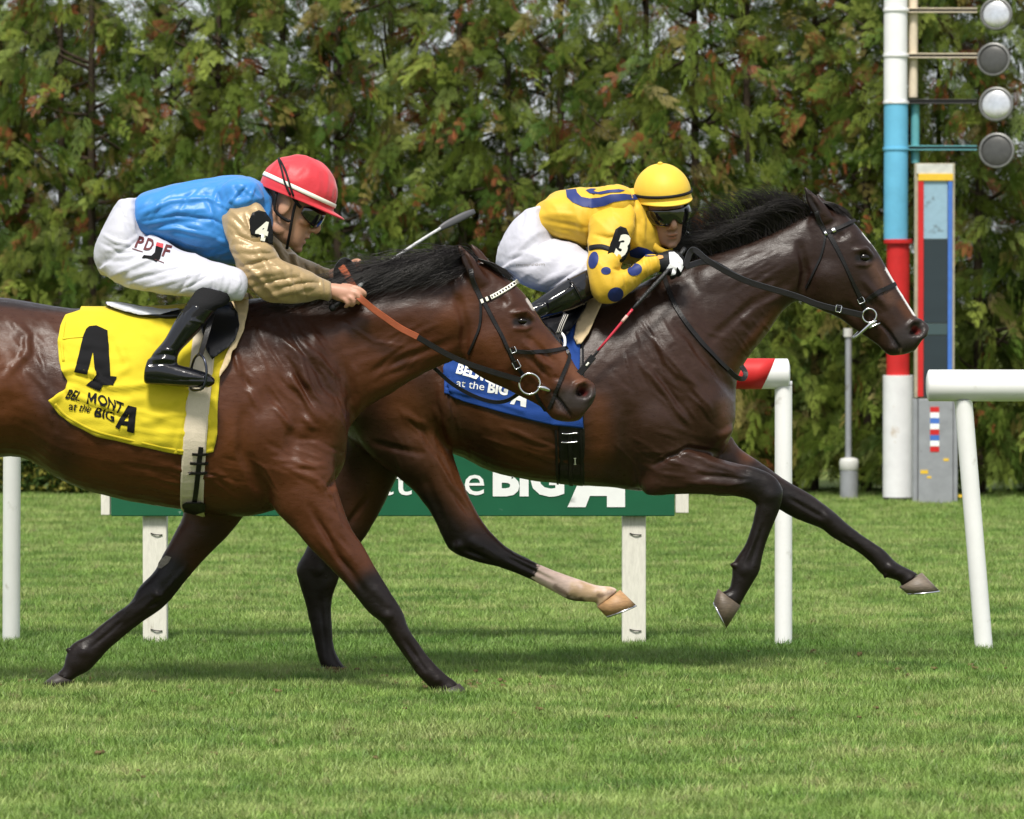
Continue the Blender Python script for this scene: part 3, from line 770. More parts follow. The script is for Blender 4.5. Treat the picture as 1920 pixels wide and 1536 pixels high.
YM = G(1755, 945)[1] - .05; mm_ = (YM+CAM_D)/FPX
stand = empty('finish_mirror', (P(1755, 900, YM)[0], YM, 0), 'narrow upright finish mirror in a red, blue and yellow edged frame on a grey base', 'mirror')
def rect(name, x0, y0, x1, y1, ya, yb, mt, bev=.002):
    a = P(x0, y1, YM); b = P(x1, y0, YM); return bevel(mesh_obj(name, *box(a[0], b[0], YM+ya, YM+yb, a[2], b[2]), mt, smooth=False), bev)
YEL = mat('yellow_tape', (.72, .46, .03), rough=.55, var=.1); BLUS = mat('blue_tape', (.05, .15, .50), rough=.5, var=.15)
WOODF = mat('weathered_frame', (.36, .33, .24), rough=.7, var=.2, vscale=20); ALUF = mat('worn_white_board', (.52, .53, .50), rough=.6, var=.15, dirt=((.2,.2,.2), 12, .6))
MIRR = mat('mirror_dark_reflection', (.030, .042, .050), rough=.30, spec=.25, var=.12, vscale=3, stretch=(.2,.2,2)); MIRB = mat('mirror_sky_reflection', (.26, .40, .50), rough=.3, dirt=((.12,.16,.18), 13, .6), var=.08)  # mirror reflections painted as colour: pale blue for the sky, dark below
kids = [rect('frame', 1715, 306, 1791, 746, .03, .09, WOODF), rect('top_board', 1719, 308, 1787, 326, .015, .03, ALUF), rect('top_edge', 1722, 326, 1787, 339, .0, .03, YEL),
        rect('side_edge', 1721, 339, 1732, 744, .005, .03, REDP), rect('side_edge', 1777, 339, 1786, 744, .005, .03, BLUS),
        rect('sky_reflection', 1732, 339, 1777, 448, .018, .03, MIRB), rect('dark_reflection', 1732, 449, 1777, 606, .016, .03, MIRR), rect('dark_reflection', 1732, 607, 1777, 628, .012, .03, mat('mirror_reflection_strip', (.055,.085,.09), rough=.3, spec=.25)),  # panes stand in for what the mirror reflects
        rect('dark_reflection', 1732, 629, 1777, 744, .016, .03, MIRR),
        rect('base', 1722, 748, 1787, 944, .0, .10, GREYM, .004), rect('side_channel', 1712, 748, 1721, 942, .02, .09, GREYM), rect('side_channel', 1788, 748, 1796, 942, .02, .09, GREYM)]
for i, mt in enumerate((REDP, WHITEV, BLUS, WHITEV, REDP, BLUS, WHITEV, REDP)):
    kids.append(rect('stripe_block', 1744, 763+i*10.6, 1761, 763+(i+1)*10.6-.4, -.003, .0, mt, .0005))
for x, y, s in ((1733, 885, 7), (1774, 862, 5), (1742, 895, 4), (1802, 930, 5)): kids.append(rect('tape_scrap', x-s, y-s*.5, x+s, y+s*.5, -.002, -.0005, YEL, .0003))
adopt(stand, *kids)
YL = G(1593, 938)[1]
bol = empty('light_bollard', (P(1593, 930, YL)[0], YL, 0), 'slim grey pipe rising from a short grey bollard with a pale cap', 'bollard')
PALE = mat('pale_cap', (.50, .50, .47), rough=.6, var=.1)
kids = [vtube(1592, 882, 940, 17, YL, GREYM, 'body'), vtube(1591, 632, 860, 6, YL, GREYM, 'pipe'), vtube(1590, 616, 632, 8.5, YL, PALE, 'pipe_cap')]
A = P(1592, 858, YL); B = P(1592, 882, YL); r = 18*(YL+CAM_D)/FPX
kids.append(mesh_obj('cap', *lathe([(r*.95, B[2]), (r, B[2]+.005), (r, A[2]-.03), (r*.85, A[2]-.008), (r*.4, A[2])], 24, (A[0], YL, 0)), PALE))
adopt(bol, *kids)

# ================================================================== HORSES
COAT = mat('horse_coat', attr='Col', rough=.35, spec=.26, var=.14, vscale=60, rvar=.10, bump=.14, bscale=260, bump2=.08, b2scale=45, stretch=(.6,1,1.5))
HAIR = mat('horse_hair', (.012, .009, .008), rough=.42, spec=.45, var=.3, vscale=40)
EYEM = mat('horse_eye', (.006, .004, .003), rough=.10, spec=.4)
HOOF = mat('hoof_horn', attr='Col', rough=.5, var=.25, vscale=30, stretch=(1,1,5), bump=.2, bscale=60)
STEEL = mat('bright_steel', (.62, .62, .63), rough=.2, metal=1.0)
Y4, Y3 = 0.0, 0.9
def hoof_loft(a, b, c, d, hw, Y):
    """hoof: coronet edge a-b (front, back), ground edge c-d (toe, heel)"""
    return loft([(*a, *b, hw*.82, 0), (*[a[i]*.5+c[i]*.5 for i in (0,1)], *[b[i]*.5+d[i]*.5 for i in (0,1)], hw*.95, 0), (*c, *d, hw, 0)], Y, n=24, m=3, smooth=False)

def horse4():
    top = [(-225,640,-235,740,.10), (-188,598,-200,800,.19), (-120,568,-120,850,.265), (-40,556,-40,862,.285), (40,563,40,858,.275), (124,577,124,905,.285),
           (200,579,200,930,.305), (290,577,290,948,.305), (370,571,370,960,.285), (450,562,450,970,.255), (530,558,510,960,.23), (598,572,575,935,.20), (640,640,625,905,.145), (656,710,648,868,.08)]
    neck = [(440,570,520,880,.17), (540,560,640,815,.14), (640,543,690,764,.108), (710,519,736,736,.092), (780,504,792,702,.083), (840,497,848,678,.076), (888,490,878,668,.066)]
    head = [(880,492,862,600,.05), (905,494,868,650,.066), (946,519,874,685,.082), (972,539,897,704,.089), (992,562,925,718,.088), (1015,600,955,733,.074), (1040,632,985,748,.058),
            (1062,657,1008,760,.050), (1080,687,1025,773,.050), (1099,711,1038,786,.054), (1112,725,1060,791,.053), (1116,742,1085,788,.045), (1111,757,1098,773,.028)]
    nf = [(600,800,440,840,.085,-.12), (628,860,490,905,.088,-.145), (630,908,512,957,.082,-.15), (656,984,562,1006,.064,-.15), (680,1022,602,1048,.054,-.15), (708,1072,647,1094,.045,-.15), (735,1115,674,1128,.042,-.15),
          (755,1148,692,1150,.043,-.15), (766,1178,718,1171,.036,-.15), (786,1208,742,1208,.029,-.15), (806,1236,764,1239,.028,-.15), (832,1262,783,1266,.035,-.15), (849,1274,806,1289,.031,-.15), (860,1284,822,1300,.036,-.15)]
    ff = [(500,880,340,900,.09,.12), (462,965,344,960,.075,.14), (430,1004,328,998,.06,.14), (401,1030,309,1034,.052,.14), (365,1070,289,1072,.045,.14), (330,1112,263,1098,.045,.14), (308,1137,247,1127,.042,.14),
          (270,1164,222,1146,.033,.14), (236,1190,198,1165,.029,.14), (205,1217,166,1191,.029,.14), (186,1238,136,1207,.034,.14), (166,1258,124,1228,.034,.14), (147,1268,119,1250,.030,.14), (134,1277,106,1265,.034,.14)]
    nh = [(-20,700,-215,690,.12,-.10), (-40,790,-240,780,.11,-.12), (-105,868,-262,862,.08,-.13), (-175,930,-290,920,.056,-.13), (-238,985,-325,962,.047,-.13), (-282,1025,-342,1002,.038,-.13), (-330,1070,-366,1045,.030,-.13),
          (-380,1120,-416,1095,.030,-.13), (-412,1160,-452,1130,.035,-.13), (-440,1185,-475,1155,.03,-.13)]
    fh = [(a-70, b-12*(i > 2), c-70, d-12*(i > 2), e, -f) for i, (a, b, c, d, e, f) in enumerate(nh)]
    ear = [(857,461,861,459,.004,-.052), (861,478,875,470,.013,-.052), (868,498,891,488,.020,-.052), (876,520,906,510,.024,-.05), (888,545,920,528,.022,-.045)]
    ear2 = [(a+24, b-3, c+24, d-3, e, -f) for a, b, c, d, e, f in ear]
    parts = [loft(top, Y4, egg=.16, n=40), loft(neck, Y4, egg=.12, n=36), loft(head, Y4, n=36, egg=-.05)] + [loft(q, Y4) for q in (nf, ff, nh, fh, ear, ear2)]
    root = empty('horse', (P(380, 1297, 0)[0], 0, 0), 'bay horse with a plain dark face galloping under the jockey in blue and gold', 'horse')
    s = Surf('body', parts, .0072, 9, COAT, None, Y4); s.crisp = 1.55
    s.melt([(560,800),(470,850),(500,950)], 110, 60); s.melt([(630,700),(650,860)], 60, 40); s.melt([(560,600),(640,700)], 90, 50); s.melt([(400,950)], 70, 30); s.melt([(870,560),(870,650)], 40, 25)
    s.sculpt([
        # shoulder, neck and chest muscles
        ([(600,790),(618,815)], 62, .022), ([(505,810),(520,860)], 62, .022), ([(560,650),(600,720),(618,770)], 55, .014),
        ([(462,770),(456,846),(486,912),(512,950)], 20, -.018), ([(640,680),(660,742),(658,800)], 18, -.014), ([(570,760),(545,820),(548,870)], 18, -.008),
        ([(526,638),(562,675),(573,716),(588,742),(612,760)], 9, .0065), ([(541,704),(567,742),(588,784)], 9, .0075), ([(567,646),(614,693),(632,708)], 9, .0065),
        ([(540,670),(556,705),(576,735)], 7, -.006), ([(556,700),(585,765)], 6, -.006), ([(585,680),(606,725),(622,745)], 10, -.007),
        ([(440,660),(452,706)], 9, .006), ([(466,730),(486,768)], 9, .006), ([(515,763),(546,802)], 9, .006), ([(566,780),(584,802)], 8, .005), ([(500,730),(522,764)], 9, -.005), ([(454,700),(468,730)], 8, -.005),
        ([(480,620),(520,640)], 26, .008), ([(480,690),(500,740)], 24, .006),
        ([(540,880),(590,900),(620,930)], 10, .004), ([(545,872),(610,874)], 8, .003),
        ([(640,880),(628,905),(615,918)], 12, -.010),
        # forearm and cannon
        ([(583,950),(637,1047),(684,1112)], 11, -.009), ([(610,950),(664,1050)], 20, .007), ([(556,980),(600,1040)], 16, .006), ([(700,1100),(735,1140)], 14, .005), ([(760,1200),(800,1260)], 5, -.005), ([(745,1192),(783,1252)], 6, .003),
        ([(720,1150),(735,1160)], 14, .006), ([(815,1272),(826,1280)], 12, .004),
        ([(352,1060),(300,1120)], 8, .004), ([(290,1120),(300,1110)], 14, .008), ([(300,1125),(280,1140)], 8, -.005), ([(230,1165),(170,1215)], 5, -.004), ([(157,1222)], 16, .005), ([(126,1218)], 7, .012),
        # neck
        ([(690,590),(780,590),(860,600)], 40, .010), ([(690,700),(770,668),(850,640)], 14, -.006), ([(600,640),(690,600)], 40, .008), ([(700,735),(790,690)], 18, .006),
        ([(860,560),(872,610),(868,660)], 13, -.010), ([(850,520),(862,560)], 14, .006),
        # head: cheek, crest, orbit, eye, nostril, lips
        ([(915,640),(930,690)], 42, .012, 1), ([(985,645),(1010,672),(1035,700)], 11, .009, 1), ([(1000,640),(1040,680)], 8, -.004, 1), ([(955,690),(985,720)], 15, -.007, 1),
        ([(950,545),(966,575)], 20, .006, 1), ([(960,588),(985,585),(1000,598)], 8, .011, 1), ([(978,602)], 12, -.007, 1), ([(962,616),(985,618),(998,610)], 6, .005, 1), ([(985,632),(1000,640)], 8, -.004, 1),
        ([(940,570),(950,560)], 14, -.005, 1),
        ([(1076,736),(1080,722),(1096,716),(1109,726),(1110,742),(1100,752)], 8, .011, 1), ([(1091,730),(1095,738)], 12, -.034, 1), ([(1086,738)], 8, -.012, 1), ([(1035,735),(1052,755),(1066,776),(1072,783)], 4.5, -.014, 1), ([(1045,770),(1062,782)], 12, .006, 1),
        ([(1040,715),(1060,735)], 14, .004, 1), ([(1035,705),(1050,712)], 5, -.004, 1), ([(1010,690),(1025,705)], 5, -.004, 1), ([(1020,678),(1035,690)], 5, .004, 1),
        # flank, ribs and belly
        ([(20,600),(52,628),(50,662),(12,705)], 12, .006), ([(60,640),(80,720)], 40, -.008), ([(20,760),(60,840)], 40, -.012), ([(-20,700),(0,780)], 60, .012),
        ([(300,870),(400,900),(450,940)], 8, .0035), ([(260,905),(340,925)], 8, .003), ([(230,870),(330,890)], 8, -.003), ([(400,880),(440,915)], 10, .004), ([(420,760),(440,860)], 26, .006),
        ([(868,470),(886,512)], 7, -.008, 1),
    ])
    s.striate(1, 46, 555, 700, 75, 90, 55, 70, 6, .0023, .1); s.striate(2, 26, 560, 860, 60, 50, 20, 60, 6, .0017); s.striate(3, 30, 360, 905, 90, 40, 12, 70, 5, .0014)
    s.striate(4, 22, 645, 740, 20, 60, 68, 40, 5, .0017); s.striate(5, 22, 1005, 690, 40, 36, 45, 26, 4, .0012); s.striate(6, 26, 620, 1010, 50, 60, 55, 70, 6, .0018); s.striate(7, 24, 740, 650, 80, 50, 150, 80, 8, .0014)
    s.striate(8, 16, 780, 1215, 30, 50, 58, 50, 4, .0014); s.striate(9, 18, 250, 1150, 90, 60, 140, 50, 5, .0014); s.striate(10, 20, 60, 700, 50, 90, 70, 60, 8, .0018)
    s.sculpt([([(560,885),(600,900),(622,930),(640,985)], 3.5, .0035), ([(470,860),(500,880),(520,920)], 3.5, .003), ([(930,620),(950,650),(955,690)], 3.5, .003), ([(995,650),(1010,680),(1012,705)], 3.5, .003), ([(640,600),(700,640),(760,650)], 4, .0025), ([(290,880),(360,900),(430,890)], 3.5, .0025)])
    s.wrinkle(.0022, 9, (1,1,1), 3, ridge=False)
    V = s.V; px, py = proj(V); n = len(V)
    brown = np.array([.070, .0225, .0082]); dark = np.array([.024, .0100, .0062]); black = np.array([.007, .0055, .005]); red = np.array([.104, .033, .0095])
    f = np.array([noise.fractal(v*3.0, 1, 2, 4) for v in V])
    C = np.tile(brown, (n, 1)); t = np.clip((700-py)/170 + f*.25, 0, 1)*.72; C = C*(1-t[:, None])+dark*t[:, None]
    pa = lambda pts, r, col, a=1., soft=.6, side=0: s.paint(C, pts, r, col, a, soft, side)
    pa([(100,870),(350,920)], 60, red, .6, 1); pa([(0,680),(10,800)], 70, red, .6, 1); pa([(430,800),(440,930)], 60, red, .6, 1); pa([(560,880),(640,930)], 60, red, .3, 1)
    pa([(90,700),(120,860)], 60, dark, .7, 1)
    pa([(470,600),(560,640),(610,720)], 80, dark, .75, 1)
    pa([(640,560),(880,520)], 55, dark, .7, 1); pa([(840,600),(880,560)], 40, red, .5, 1); pa([(700,690),(830,650)], 40, brown, .5, 1); pa([(920,640)], 60, red, .35, 1)
    pa([(646,1085),(700,1130)], 50, black, .55, 1); pa([(710,1120),(760,1180),(800,1240),(850,1290)], 72, black, .95, .5)
    pa([(470,960),(400,990)], 60, dark, .5, 1); pa([(400,1010),(330,1060)], 70, black, .6, 1); pa([(310,1090),(220,1160),(140,1240),(100,1280)], 66, black, .95, .5)
    pa([(-250,960),(-450,1170)], 80, black, .9, .5); pa([(-320,960),(-520,1170)], 80, black, .9, .5)
    pa([(1060,750),(1110,750)], 44, (.030,.024,.022), .95, .8); pa([(1010,640),(1060,690)], 26, red, .6, 1); pa([(1045,650),(1090,720)], 14, (.15,.06,.03), .6, 1)
    pa([(968,604),(990,603)], 12, black, .95, .7); pa([(1092,731),(1096,737)], 8, (.055,.008,.007), .9, .5); pa([(1090,722),(1100,722)], 5, black, .8, 1); pa([(1035,735),(1070,782)], 3, black, .9, 1)
    pa([(860,470),(880,515)], 12, black, .7, .8); pa([(990,562),(1000,578)], 5, (.55,.5,.46), .8, .4)
    pa([(-60,560),(120,578),(200,575),(600,550)], 14, black, .8, .8)
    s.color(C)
    eye = mesh_obj('eye', *ellip(cast(s.bvh(), 978, 602)[0]+np.array([0,.003,0]), (.022,.016,.014)), EYEM)
    Vv = np.array([v.co for v in eye.data.vertices]); Vv[:, 1] = -Vv[:, 1]
    e2 = mesh_obj('eye', Vv, [tuple(p.vertices)[::-1] for p in eye.data.polygons], EYEM)
    hv = []
    for a_, b_, c_, d_, hw, Y in (((862,1282),(818,1298),(880,1300),(828,1305),.05,-.15), ((136,1276),(104,1263),(118,1289),(80,1281),.046,.14), ((-438,1186),(-480,1152),(-478,1226),(-506,1190),.048,-.13), ((-508,1174),(-550,1140),(-548,1214),(-576,1178),.048,.13)):
        v, f_ = hoof_loft(a_, b_, c_, d_, hw, Y4+Y); h = mesh_obj('hoof', v, f_, HOOF); at = h.data.color_attributes.new('Col', 'FLOAT_COLOR', 'POINT')
        at.data.foreach_set('color', np.tile([.035,.028,.024,1], len(v)).astype(np.float32)); hv.append(h)
    ch = decal('chestnut', [[(296,1066),(299,1052),(312,1042),(322,1045),(316,1056),(303,1066)]], s.bvh(), mat('horn_patch', (.22,.19,.16), rough=.8, var=.35, vscale=60, bump=.6, bscale=120), None, off=.003, step=4)
    # mane blown back along the neck, forelock, tail
    g = []
    for i, (x, y) in enumerate([(893,484),(868,487),(840,494),(805,500),(770,504),(735,511),(700,521),(665,533),(630,545),(590,554)]):
        g.append([(x, y+3, -.005), (x-18, y-10, -.03), (x-48, y+4, -.075), (x-88, y+22, -.10), (x-130, y+40+(i % 3)*6, -.115)])
    g2 = [[(p[0]+4, p[1]+2, -.01), (p[0]-20, p[1]+18, -.06), (p[0]-36, p[1]+26, -.09), (p[0]-54, p[1]+34, -.10), (p[0]-72, p[1]+40, -.105)] for p in [q[0] for q in g][:8]]
    g3 = [[(p[0]+6, p[1]-2, 0), (p[0]-22, p[1]-16, .0), (p[0]-60, p[1]-14, -.02), (p[0]-105, p[1]-2, -.03), (p[0]-150, p[1]+12, -.03)] for p in [q[0] for q in g][:7]]
    V1, F1 = join([strands(g, 1000, 6, .0020, .022, .02, 1, .008), strands(g2, 460, 6, .002, .018, .012, 2, .008), strands(g3, 320, 6, .0015, .028, .02, 3, .014)])
    mane = mesh_obj('mane', V1, F1, HAIR)
    gf = [[(897+i*6, 486+i*3, (-.03, .0, .03)[i]), (920+i*6, 496+i*3, (-.04, 0, .035)[i]), (940+i*5, 508+i*3, (-.04, 0, .04)[i]), (955+i*5, 522+i*3, (-.035, 0, .04)[i])] for i in range(3)]
    forelock = mesh_obj('forelock', *strands(gf, 160, 6, .0025, .008, .008, 5, .003), HAIR)
    gt = [[(-218,612,y), (-260,600,y*1.2), (-330,640,y*1.5), (-400,720,y*1.6), (-440,830,y)] for y in (-.05, 0, .05)]
    tail = mesh_obj('tail', *strands(gt, 420, 6, .004, .05, .03, 6, .01), HAIR)
    adopt(root, s.o, eye, e2, ch, mane, forelock, tail, *hv)
    return s

def horse3():
    top = [(612,650,610,740,.10), (645,592,640,800,.19), (700,564,690,850,.265), (770,558,760,850,.285), (850,570,850,852,.275), (930,584,920,884,.285), (1010,590,995,901,.30), (1090,570,1070,909,.295),
           (1160,548,1140,914,.275), (1230,522,1205,922,.25), (1288,505,1270,915,.23), (1332,560,1330,880,.195), (1366,660,1360,838,.13), (1380,720,1377,800,.07)]
    neck = [(1195,535,1310,870,.175), (1290,488,1381,715,.14), (1345,473,1406,668,.112), (1400,456,1441,622,.094), (1445,437,1468,584,.083), (1490,414,1490,567,.075), (1522,397,1504,566,.066)]
    head = [(1525,388,1495,500,.05), (1548,384,1500,545,.066), (1583,400,1507,568,.082), (1606,422,1526,576,.089), (1625,446,1549,584,.088), (1646,474,1576,599,.073), (1668,513,1601,617,.058),
            (1690,549,1623,631,.050), (1708,578,1640,643,.050), (1724,602,1655,657,.054), (1735,611,1669,667,.053), (1738,622,1695,665,.045), (1730,635,1715,658,.028)]
    nf = [(1300,790,1200,880,.085,-.11), (1310,835,1205,928,.085,-.135), (1330,852,1262,929,.076,-.15), (1370,866,1325,928,.062,-.15), (1415,877,1375,929,.052,-.15), (1450,892,1405,937,.047,-.15), (1468,918,1418,946,.046,-.15), (1464,948,1417,956,.041,-.15), (1452,980,1412,978,.033,-.15),
          (1442,1005,1405,1000,.030,-.15), (1432,1035,1395,1026,.029,-.15), (1424,1070,1375,1056,.035,-.15), (1413,1090,1372,1084,.032,-.15), (1397,1117,1367,1104,.029,-.15), (1386,1138,1350,1112,.035,-.15)]
    ff = [(1350,790,1280,900,.09,.12), (1385,838,1330,928,.074,.14), (1422,864,1385,932,.062,.14), (1468,897,1440,946,.052,.14), (1522,929,1496,974,.046,.14), (1563,959,1536,990,.045,.14), (1592,985,1563,1009,.035,.14), (1625,1009,1601,1031,.029,.14),
          (1654,1029,1632,1054,.029,.14), (1682,1056,1656,1079,.034,.14), (1706,1068,1685,1090,.030,.14), (1722,1076,1690,1100,.036,.14)]
    nh = [(825,690,655,690,.13,-.10), (832,760,662,800,.125,-.12), (836,805,690,852,.112,-.13), (850,853,742,894,.095,-.13), (867,902,780,926,.074,-.13), (888,948,811,968,.058,-.13), (914,990,831,1012,.05,-.13), (938,1016,847,1034,.047,-.13), (962,1034,882,1050,.043,-.13),
          (984,1045,937,1064,.036,-.13), (1006,1056,988,1083,.031,-.13), (1054,1076,1037,1109,.030,-.13), (1085,1087,1068,1125,.035,-.13), (1115,1097,1094,1128,.032,-.13), (1143,1100,1116,1130,.031,-.13), (1158,1106,1120,1140,.036,-.13)]
    fh = [(790,760,650,740,.12,.10), (770,850,630,830,.1,.12), (742,905,612,900,.085,.13), (706,972,590,985,.06,.13), (680,1014,573,1032,.05,.13), (646,1056,556,1066,.046,.13), (634,1090,563,1100,.042,.13), (622,1126,571,1126,.034,.13), (623,1176,583,1176,.030,.13), (627,1215,592,1216,.030,.13), (638,1240,598,1238,.035,.13), (648,1254,604,1254,.036,.13)]
    ear = [(1507,351,1511,350,.004,-.052), (1510,366,1524,362,.013,-.052), (1515,382,1538,374,.020,-.052), (1523,400,1553,392,.024,-.05), (1535,425,1565,410,.022,-.045)]
    ear2 = [(a+22, b+12, c+22, d+12, e, -f) for a, b, c, d, e, f in ear]
    parts = [loft(top, Y3, egg=.16, n=40), loft(neck, Y3, egg=.12, n=36), loft(head, Y3, n=36, egg=-.05)] + [loft(q, Y3) for q in (nf, ff, nh, fh, ear, ear2)]
    root = empty('horse', (P(1050, 1260, Y3)[0], Y3, 0), 'dark bay horse with white blaze and one white hind sock, carrying the jockey in yellow', 'horse')
    s = Surf('body', parts, .0072, 9, COAT, None, Y3); s.crisp = 1.55
    s.melt([(1290,790),(1200,870),(1260,900)], 90, 60); s.melt([(1360,780),(1370,700)], 50, 40); s.melt([(1280,600),(1370,700)], 80, 50); s.melt([(780,740),(720,850)], 110, 50); s.melt([(1500,480),(1505,550)], 36, 25)
    s.sculpt([
        ([(1330,770),(1350,800)], 55, .020), ([(1240,800),(1250,850)], 60, .022), ([(1270,660),(1320,740)], 50, .012), ([(1180,770),(1180,860),(1200,910)], 24, -.016),
        ([(1270,605),(1330,680),(1375,740)], 14, -.010), ([(1225,640),(1300,720),(1330,775)], 10, .006), ([(1200,680),(1250,740),(1290,800)], 10, .006), ([(1230,700),(1280,770)], 9, -.006), ([(1290,720),(1330,770)], 5, .004), ([(1270,760),(1290,790)], 9, .005), ([(1310,640),(1340,690)], 14, .006),
        ([(1230,600),(1260,650)], 26, .008), ([(1150,690),(1170,740)], 22, .006), ([(1230,870),(1290,840),(1350,850)], 9, -.010), ([(1280,845),(1330,868),(1390,882)], 10, .006), ([(1290,905),(1380,910)], 8, .005), ([(1300,890),(1400,898)], 7, -.006),
        ([(1340,820),(1372,800)], 12, .008), ([(1362,826),(1376,790)], 8, -.008),
        ([(1430,985),(1408,1060)], 6, -.006), ([(1445,930)], 20, .006), ([(1398,1070)], 16, .005), ([(1376,1060)], 7, .010), ([(1420,1000),(1395,1058)], 5, .004),
        ([(1480,935),(1550,975)], 7, -.005), ([(1580,1005),(1640,1055)], 6, -.004), ([(1550,970)], 16, .005), ([(1670,1065)], 14, .004), ([(1660,1080)], 6, .008),
        # hindquarter
        ([(825,720),(838,780),(850,840)], 14, .010), ([(800,740),(815,800),(840,860)], 22, -.010), ([(740,800),(780,860)], 50, .014), ([(820,860),(855,930)], 8, .005), ([(845,915),(880,965)], 9, -.007), ([(800,900),(830,980)], 12, -.006),
        ([(880,1010),(905,1030)], 16, .008), ([(858,1025)], 14, .008), ([(870,1030),(920,1050)], 7, -.006), ([(950,1045),(1040,1090)], 6, -.006), ([(1075,1105)], 16, .005), ([(690,930),(640,1000)], 9, -.006), ([(590,1060),(600,1080)], 16, .006), ([(600,1120),(612,1230)], 5, -.005),
        ([(700,830),(790,850)], 10, -.006), ([(760,775),(800,800)], 10, .006),
        # neck and head
        ([(1330,520),(1420,500),(1480,490)], 36, .010), ([(1330,640),(1410,570),(1480,530)], 13, -.005), ([(1390,660),(1440,600)], 14, .006), ([(1500,460),(1510,510),(1500,560)], 12, -.010),
        ([(1548,520),(1556,565)], 38, .012, 1), ([(1620,525),(1640,550),(1660,575)], 10, .008, 1), ([(1582,570),(1612,600)], 14, -.006, 1), ([(1595,432),(1606,455)], 18, .005, 1), ([(1602,470),(1622,468),(1636,482)], 8, .010, 1), ([(1620,483)], 11, -.007, 1), ([(1606,496),(1624,498),(1634,492)], 6, .005, 1), ([(1570,445),(1585,440)], 12, -.005, 1),
        ([(1703,612),(1712,602),(1726,604),(1735,615),(1732,628),(1722,636)], 8, .010, 1), ([(1715,616),(1720,623)], 11, -.030, 1), ([(1710,626)], 7, -.010, 1), ([(1650,605),(1668,625),(1684,650),(1688,662)], 4.5, -.013, 1), ([(1668,648),(1680,658)], 11, .005, 1), ([(1625,560),(1650,590)], 6, -.003, 1),
        ([(1160,850),(1060,870),(950,860)], 40, .005), ([(960,850),(1060,880)], 7, -.003), ([(940,800),(1040,840)], 8, .003), ([(870,760),(900,840)], 30, -.008), ([(1517,366),(1534,398)], 7, -.008, 1),
    ])
    s.striate(21, 50, 1250, 700, 80, 110, 50, 70, 6, .0021, .1); s.striate(22, 30, 1260, 860, 60, 40, 15, 60, 6, .0017); s.striate(23, 34, 845, 740, 22, 60, 78, 70, 3.6, .0020, .12); s.striate(24, 30, 1400, 620, 40, 70, 50, 30, 4, .0014)
    s.striate(25, 24, 800, 830, 60, 60, 65, 60, 6, .0020); s.striate(26, 20, 1640, 580, 40, 36, 50, 24, 4, .0011); s.striate(27, 24, 960, 850, 120, 40, 15, 70, 5, .0012); s.striate(28, 18, 1380, 890, 60, 30, 10, 50, 4.5, .0015); s.striate(29, 18, 960, 1050, 90, 36, 26, 50, 4.5, .0014); s.striate(30, 20, 1420, 520, 60, 50, 150, 70, 7, .0012)
    s.sculpt([([(1290,740),(1320,765),(1335,790)], 3.5, .0035), ([(860,880),(880,920),(910,960)], 3.5, .003), ([(1640,500),(1655,530),(1660,560)], 3.5, .003), ([(1150,830),(1190,870),(1200,910)], 3.5, .003)])
    s.wrinkle(.0022, 9, (1,1,1), 5, ridge=False)
    V = s.V; px, py = proj(V); n = len(V)
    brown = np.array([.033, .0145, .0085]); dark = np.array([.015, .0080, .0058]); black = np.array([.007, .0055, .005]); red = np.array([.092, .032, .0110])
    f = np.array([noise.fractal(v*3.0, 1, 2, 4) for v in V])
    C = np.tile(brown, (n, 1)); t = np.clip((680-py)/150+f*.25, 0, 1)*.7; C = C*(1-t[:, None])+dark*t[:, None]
    pa = lambda pts, r, col, a=1., soft=.6, side=0: s.paint(C, pts, r, col, a, soft, side)
    pa([(860,720),(1000,850)], 80, red, .65, 1); pa([(1100,880),(960,860)], 50, red, .5, 1); pa([(1120,760),(1125,850)], 40, red, .7, 1); pa([(760,760),(840,860),(880,940)], 70, red, .85, 1); pa([(700,900),(680,960)], 50, red, .6, 1)
    pa([(1370,830),(1400,850)], 30, red, .9, 1); pa([(1380,690),(1460,590)], 24, red, .7, 1); pa([(1690,570),(1705,590)], 16, red, .6, 1); pa([(1640,500),(1670,560)], 22, (.11,.055,.035), .6, 1); pa([(1360,760),(1368,820)], 24, (.10,.04,.022), .7, 1)
    pa([(800,960),(850,1020),(960,1060),(1060,1100)], 56, black, .9, .7); pa([(600,1040),(580,1100),(610,1260)], 80, black, .85, .7)
    pa([(1420,900),(1450,930),(1400,1070),(1360,1150)], 50, black, .92, .7); pa([(1480,940),(1580,1000),(1700,1090)], 50, black, .92, .6); pa([(1350,890),(1400,905)], 34, black, .5, 1)
    pa([(1690,640),(1730,620)], 40, (.026,.021,.020), .9, .8)
    f2 = np.array([noise.fractal(v*34.0, 1, 2, 3) for v in V])
    s.paint(C, [(1036,1086),(1070,1104),(1150,1130)], 38, (.60,.45,.38), 1, .12, nz=f2*.30); s.paint(C, [(1085,1110),(1150,1130)], 30, (.46,.31,.17), .85, .8, nz=f2*.5); s.paint(C, [(1066,1124),(1092,1128)], 9, (.06,.035,.025), .85, .6, nz=f2*.5)
    s.paint(C, [(1125,1118),(1150,1112)], 7, (.10,.06,.04), .7, .8, nz=f2*.8); s.paint(C, [(1040,1100),(1060,1112)], 6, (.10,.05,.035), .6, .8, nz=f2*.8)
    pa([(1610,484),(1630,485)], 11, black, .95, .7); pa([(1715,617),(1720,622)], 8, (.10,.012,.010), .9, .5); pa([(1712,606),(1724,607)], 5, black, .8, 1); pa([(1650,605),(1686,660)], 3, black, .9, 1); pa([(1688,655),(1690,664)], 4, (.30,.20,.14), .8, 1)
    pa([(1621,436),(1634,452)], 5.5, (.72,.70,.68), .95, .3); pa([(1634,452),(1645,468)], 3.5, (.72,.70,.68), .9, .3); pa([(1664,505),(1715,588)], 5, (.72,.70,.68), .95, .3)
